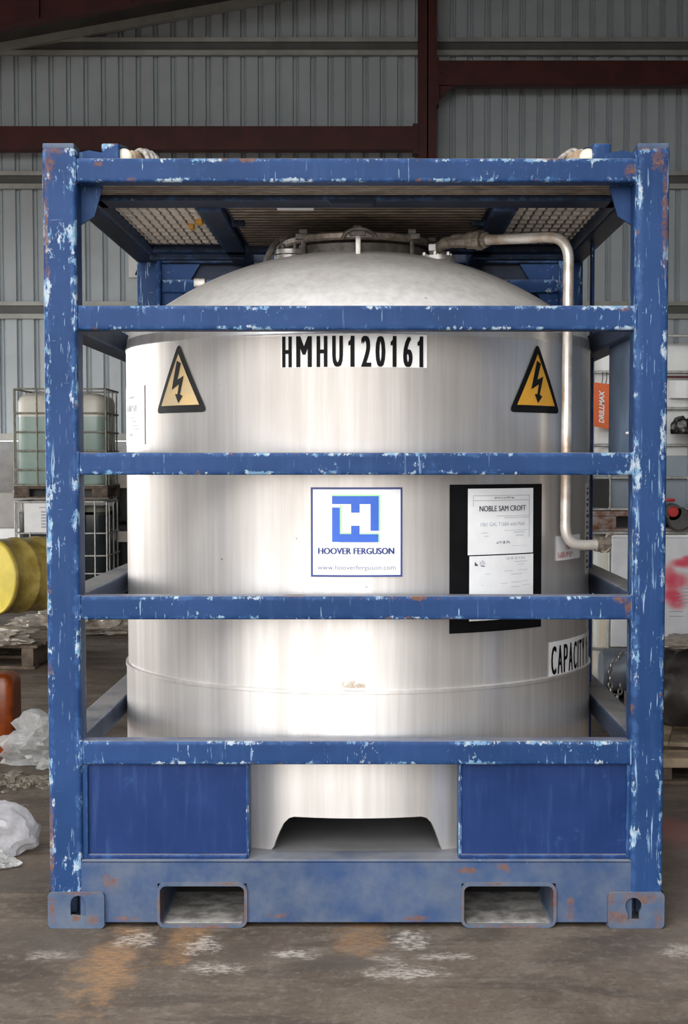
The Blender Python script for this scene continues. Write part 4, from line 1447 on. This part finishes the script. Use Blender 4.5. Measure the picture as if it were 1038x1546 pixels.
def spray_panel():
    t = NT('white_panel_with_red_spray')
    c = t.mix(t.step(t.noise(t.coord(), 5, 4), .4, .7), (.74, .75, .78), (.84, .85, .87))
    for (x_, z_, rx, rz, k) in ((.085, .885, .11, .045, .95), (.13, .915, .08, .03, .9), (.045, .77, .12, .075, .85), (.02, .68, .11, .07, .95), (.05, .63, .09, .06, .8), (.0, .80, .06, .12, .75)):
        c = t.mix(t.math('MULTIPLY', t.blob(x_, .0, z_, rx, 3, rz, .55, 9), k), c, (.74, .045, .10))
    c = t.mix(t.math('MULTIPLY', t.blob(.16, 0, .80, .02, 3, .045, .8, 20), .8), c, (.25, .22, .10))
    return t.out(c, .45)


M['spray'] = spray_panel()
rlow = ibc('white stained tote with red spray paint, bottom of the right stack', (1.93, RY, 0), 1.0, 1.2, 1.085, .115,
           (.118, .335, .575, .82, 1.072), VR, .20, ('stained', 'stained', 'cage_pale', 'black_plastic'), rgrp, 'black_plastic')
wp = MB().box(1.565, 2.36, RY - .028, RY - .016, .353, 1.045, .004).build('white_panel', 'spray', rlow)
for a, b, z in [(1.97 + .02 * (k % 2), 2.13, .72 - .022 * k) for k in range(5)] + [(1.93, 2.02, .575), (1.93, 2.02, .545), (1.99, 2.10, .41)]:
    MB().box(a, b, RY - .0302, RY - .0285, z, z + .0045).build('printed_line', 'print_grey', wp, 0)
MB().box(1.565, 2.36, RY - .034, RY - .014, 1.045, 1.062).build('panel_lip', 'white', wp, 0)
rup = ibc('white tote with blue-grey liquid and a red capped valve, top of the right stack', (1.93, RY, 1.085), 1.0, 1.2, 1.24, .125,
          (.137, .335, .54, .77, .998, 1.225), VR, .475, ('plastic_clear', 'liquid_blue', 'cage_pale', 'black_plastic'), rgrp, 'pallet_rust')
dp = MB().box(1.44, 1.548, RY - .012, RY - .004, 1.235, 1.41).build('dark_card', 'black_plastic', rup, 0)
MB().box(1.97, 2.03, RY - .014, RY - .006, 1.92, 2.02).build('paper_tag', 'white', rup, 0)
MB().box(1.92, 2.2, RY - .006, RY - .002, 1.92, 2.03).build('label_plate', 'clear_label', rup, 0)
MB().box(1.90, 2.3, RY - .012, RY + .004, 2.045, 2.060).build('red_strip', 'red_steel', rup, 0)
vg = MB().lathe([(0, -.03), (.05, -.03), (.055, -.02), (.055, .06)], 20, (1.945, RY - .03, 1.205), 'Y').build('outlet_valve', 'valve_grey', rup, 40)
MB().lathe([(0, -.052), (.028, -.052), (.034, -.044), (.034, -.03)], 20, (1.943, RY - .03, 1.207), 'Y').build('valve_cap', 'red_cap', vg, 40)
MB().box(1.89, 1.955, RY - .06, RY - .02, 1.272, 1.290, .005).build('valve_handle', 'red_cap', vg)
hz = MB().lathe([(0, -.02), (.066, -.02), (.075, -.008), (.075, .03)], 28, (1.985, RY - .04, 1.162), 'Y').build('hose_flange', 'valve_grey', vg, 40)
# black sack hung on the cage
crumple('black_sack', 'glossy black sack hung on the white tote at the right edge', 'sack', (2.00, RY - .10, 1.69), (.085, .06, .075), 31, 'black_glossy', .35, 1.6, 4)

# orange hanging sign
HS = thing('hanging_sign', 'orange sign board tied to the cage of the upper white tote', 'sign', (1.48, RY - .03, 1.73))
sgn = MB().add([(1.40, RY - .038, 1.752), (1.547, RY - .038, 1.722), (1.543, RY - .038, 2.005), (1.40, RY - .038, 2.022),
                (1.40, RY - .032, 1.752), (1.547, RY - .032, 1.722), (1.543, RY - .032, 2.005), (1.40, RY - .032, 2.022)],
               [(0, 1, 2, 3), (7, 6, 5, 4), (0, 4, 5, 1), (1, 5, 6, 2), (2, 6, 7, 3), (3, 7, 4, 0)]).build('sign_board', 'orange_sign', HS, 0)
v, f = text('DRILLMAX', .205, .033, 0, .25, .035)
MB().add([(1.510 - b, RY - .0395, 1.762 + a) for a, b in v], f).build('lettering', 'white', HS, 0, label='white slanted capitals')
for xx in (1.49, 1.515):
    MB().tube([(xx, RY - .03, 1.985), (xx + .012, RY - .02, 2.04), (xx + .015, RY + .0, 2.085)], .003, 6).build('tie_wire', 'dark_steel', HS)

# pallet with a tarpaulin covered load, right of the frame
RP_ = thing('wooden_pallet', 'weathered wooden pallet under the dark tarpaulin load, right of the frame', 'pallet', (1.95, 2.6, 0))
for k in range(5):
    yy = 2.10 + k * .2
    MB().box(1.36, 2.50, yy, yy + .13, .083, .128, .004).build('deck_board', 'wood', RP_)
for xx in (1.37, 1.95, 2.38):
    MB().box(xx, xx + .10, 2.12, 3.0, .018, .083, .006).build('stringer', 'wood_dark', RP_)
for yy in (2.11, 2.85):
    MB().box(1.38, 2.46, yy, yy + .10, 0, .018, .003).build('bottom_board', 'wood_dark', RP_)
for k, (ax, ay, bx_, by_, zz) in enumerate(((1.40, 2.35, 2.0, 2.18, .150), (1.42, 2.20, 1.60, 2.9, .168))):
    o = MB()
    d_ = Vector((bx_ - ax, by_ - ay, 0))
    L_ = d_.length
    an = math.atan2(d_.y, d_.x)
    o.box(0, L_, -.045, .045, 0, .022, .004)
    o.xf(Matrix.Translation((ax, ay, zz)) @ Matrix.Rotation(an, 4, 'Z') @ Matrix.Rotation(-.0, 4, 'Y'))
    ob = o.build('plank', 'wood')
    tag(ob, ('loose plank lying slanted across the pallet boards', 'short loose plank lying lengthways under the tarpaulin load')[k], 'plank', 'loose planks on the right pallet')
crumple('tarpaulin_load', 'load covered in dark tarpaulin on the wooden pallet at the right', 'tarpaulin', (1.93, 2.72, .195), (.50, .30, .29), 41, 'tarp', .22, 1.5, 5)
crumple('plastic_film', 'crumpled clear film on top of the dark tarpaulin load', 'film', (1.62, 2.55, .600), (.20, .14, .035), 44, 'film_dirty', .5, 2.2, 4)
GP = thing('steel_pipe', 'grey steel pipe end with a chain, behind the right front post', 'pipe', (1.40, 3.25, 0))
MB().lathe([(0, -.33), (.105, -.33), (.115, -.31), (.115, .28), (.10, .30), (0, .30)], 32, (1.64, 3.25, .385), 'X').build('pipe_body', 'grey_drum', GP, 40)
MB().box(1.45, 1.80, 3.17, 3.33, 0, .275, .01).build('timber_support', 'wood_dark', GP)
CH = thing('chain', 'thin steel chain hanging from the grey pipe end', 'chain', (1.33, 3.1, .28))
ring = [(.011 * cos(a * pi / 6), 0, .018 * sin(a * pi / 6)) for a in range(12)]
cpts = [(1.405, .495), (1.385, .478), (1.36, .455), (1.342, .425), (1.338, .39), (1.338, .355), (1.338, .32), (1.342, .288), (1.356, .262), (1.378, .262), (1.390, .288), (1.392, .318)]
base_link = None
for k, (cx_, cz_) in enumerate(cpts):
    nx, nz = cpts[(k + 1) % len(cpts)] if k < len(cpts) - 1 else cpts[k - 1]
    an = math.atan2(nx - cx_, nz - cz_)
    if base_link is None:
        o = MB().tube([(p[0], p[1], p[2]) for p in ring], .0042, 6, True).build('chain_link', 'steel', None)
        base_link = o
        o.parent = CH
    else:
        o = base_link.copy()
        COL.objects.link(o)
    o.location = (cx_ - 1.33, 0.0, cz_ - .28)
    o.rotation_euler = (0, an, (pi / 2.6 if k % 2 else .2))
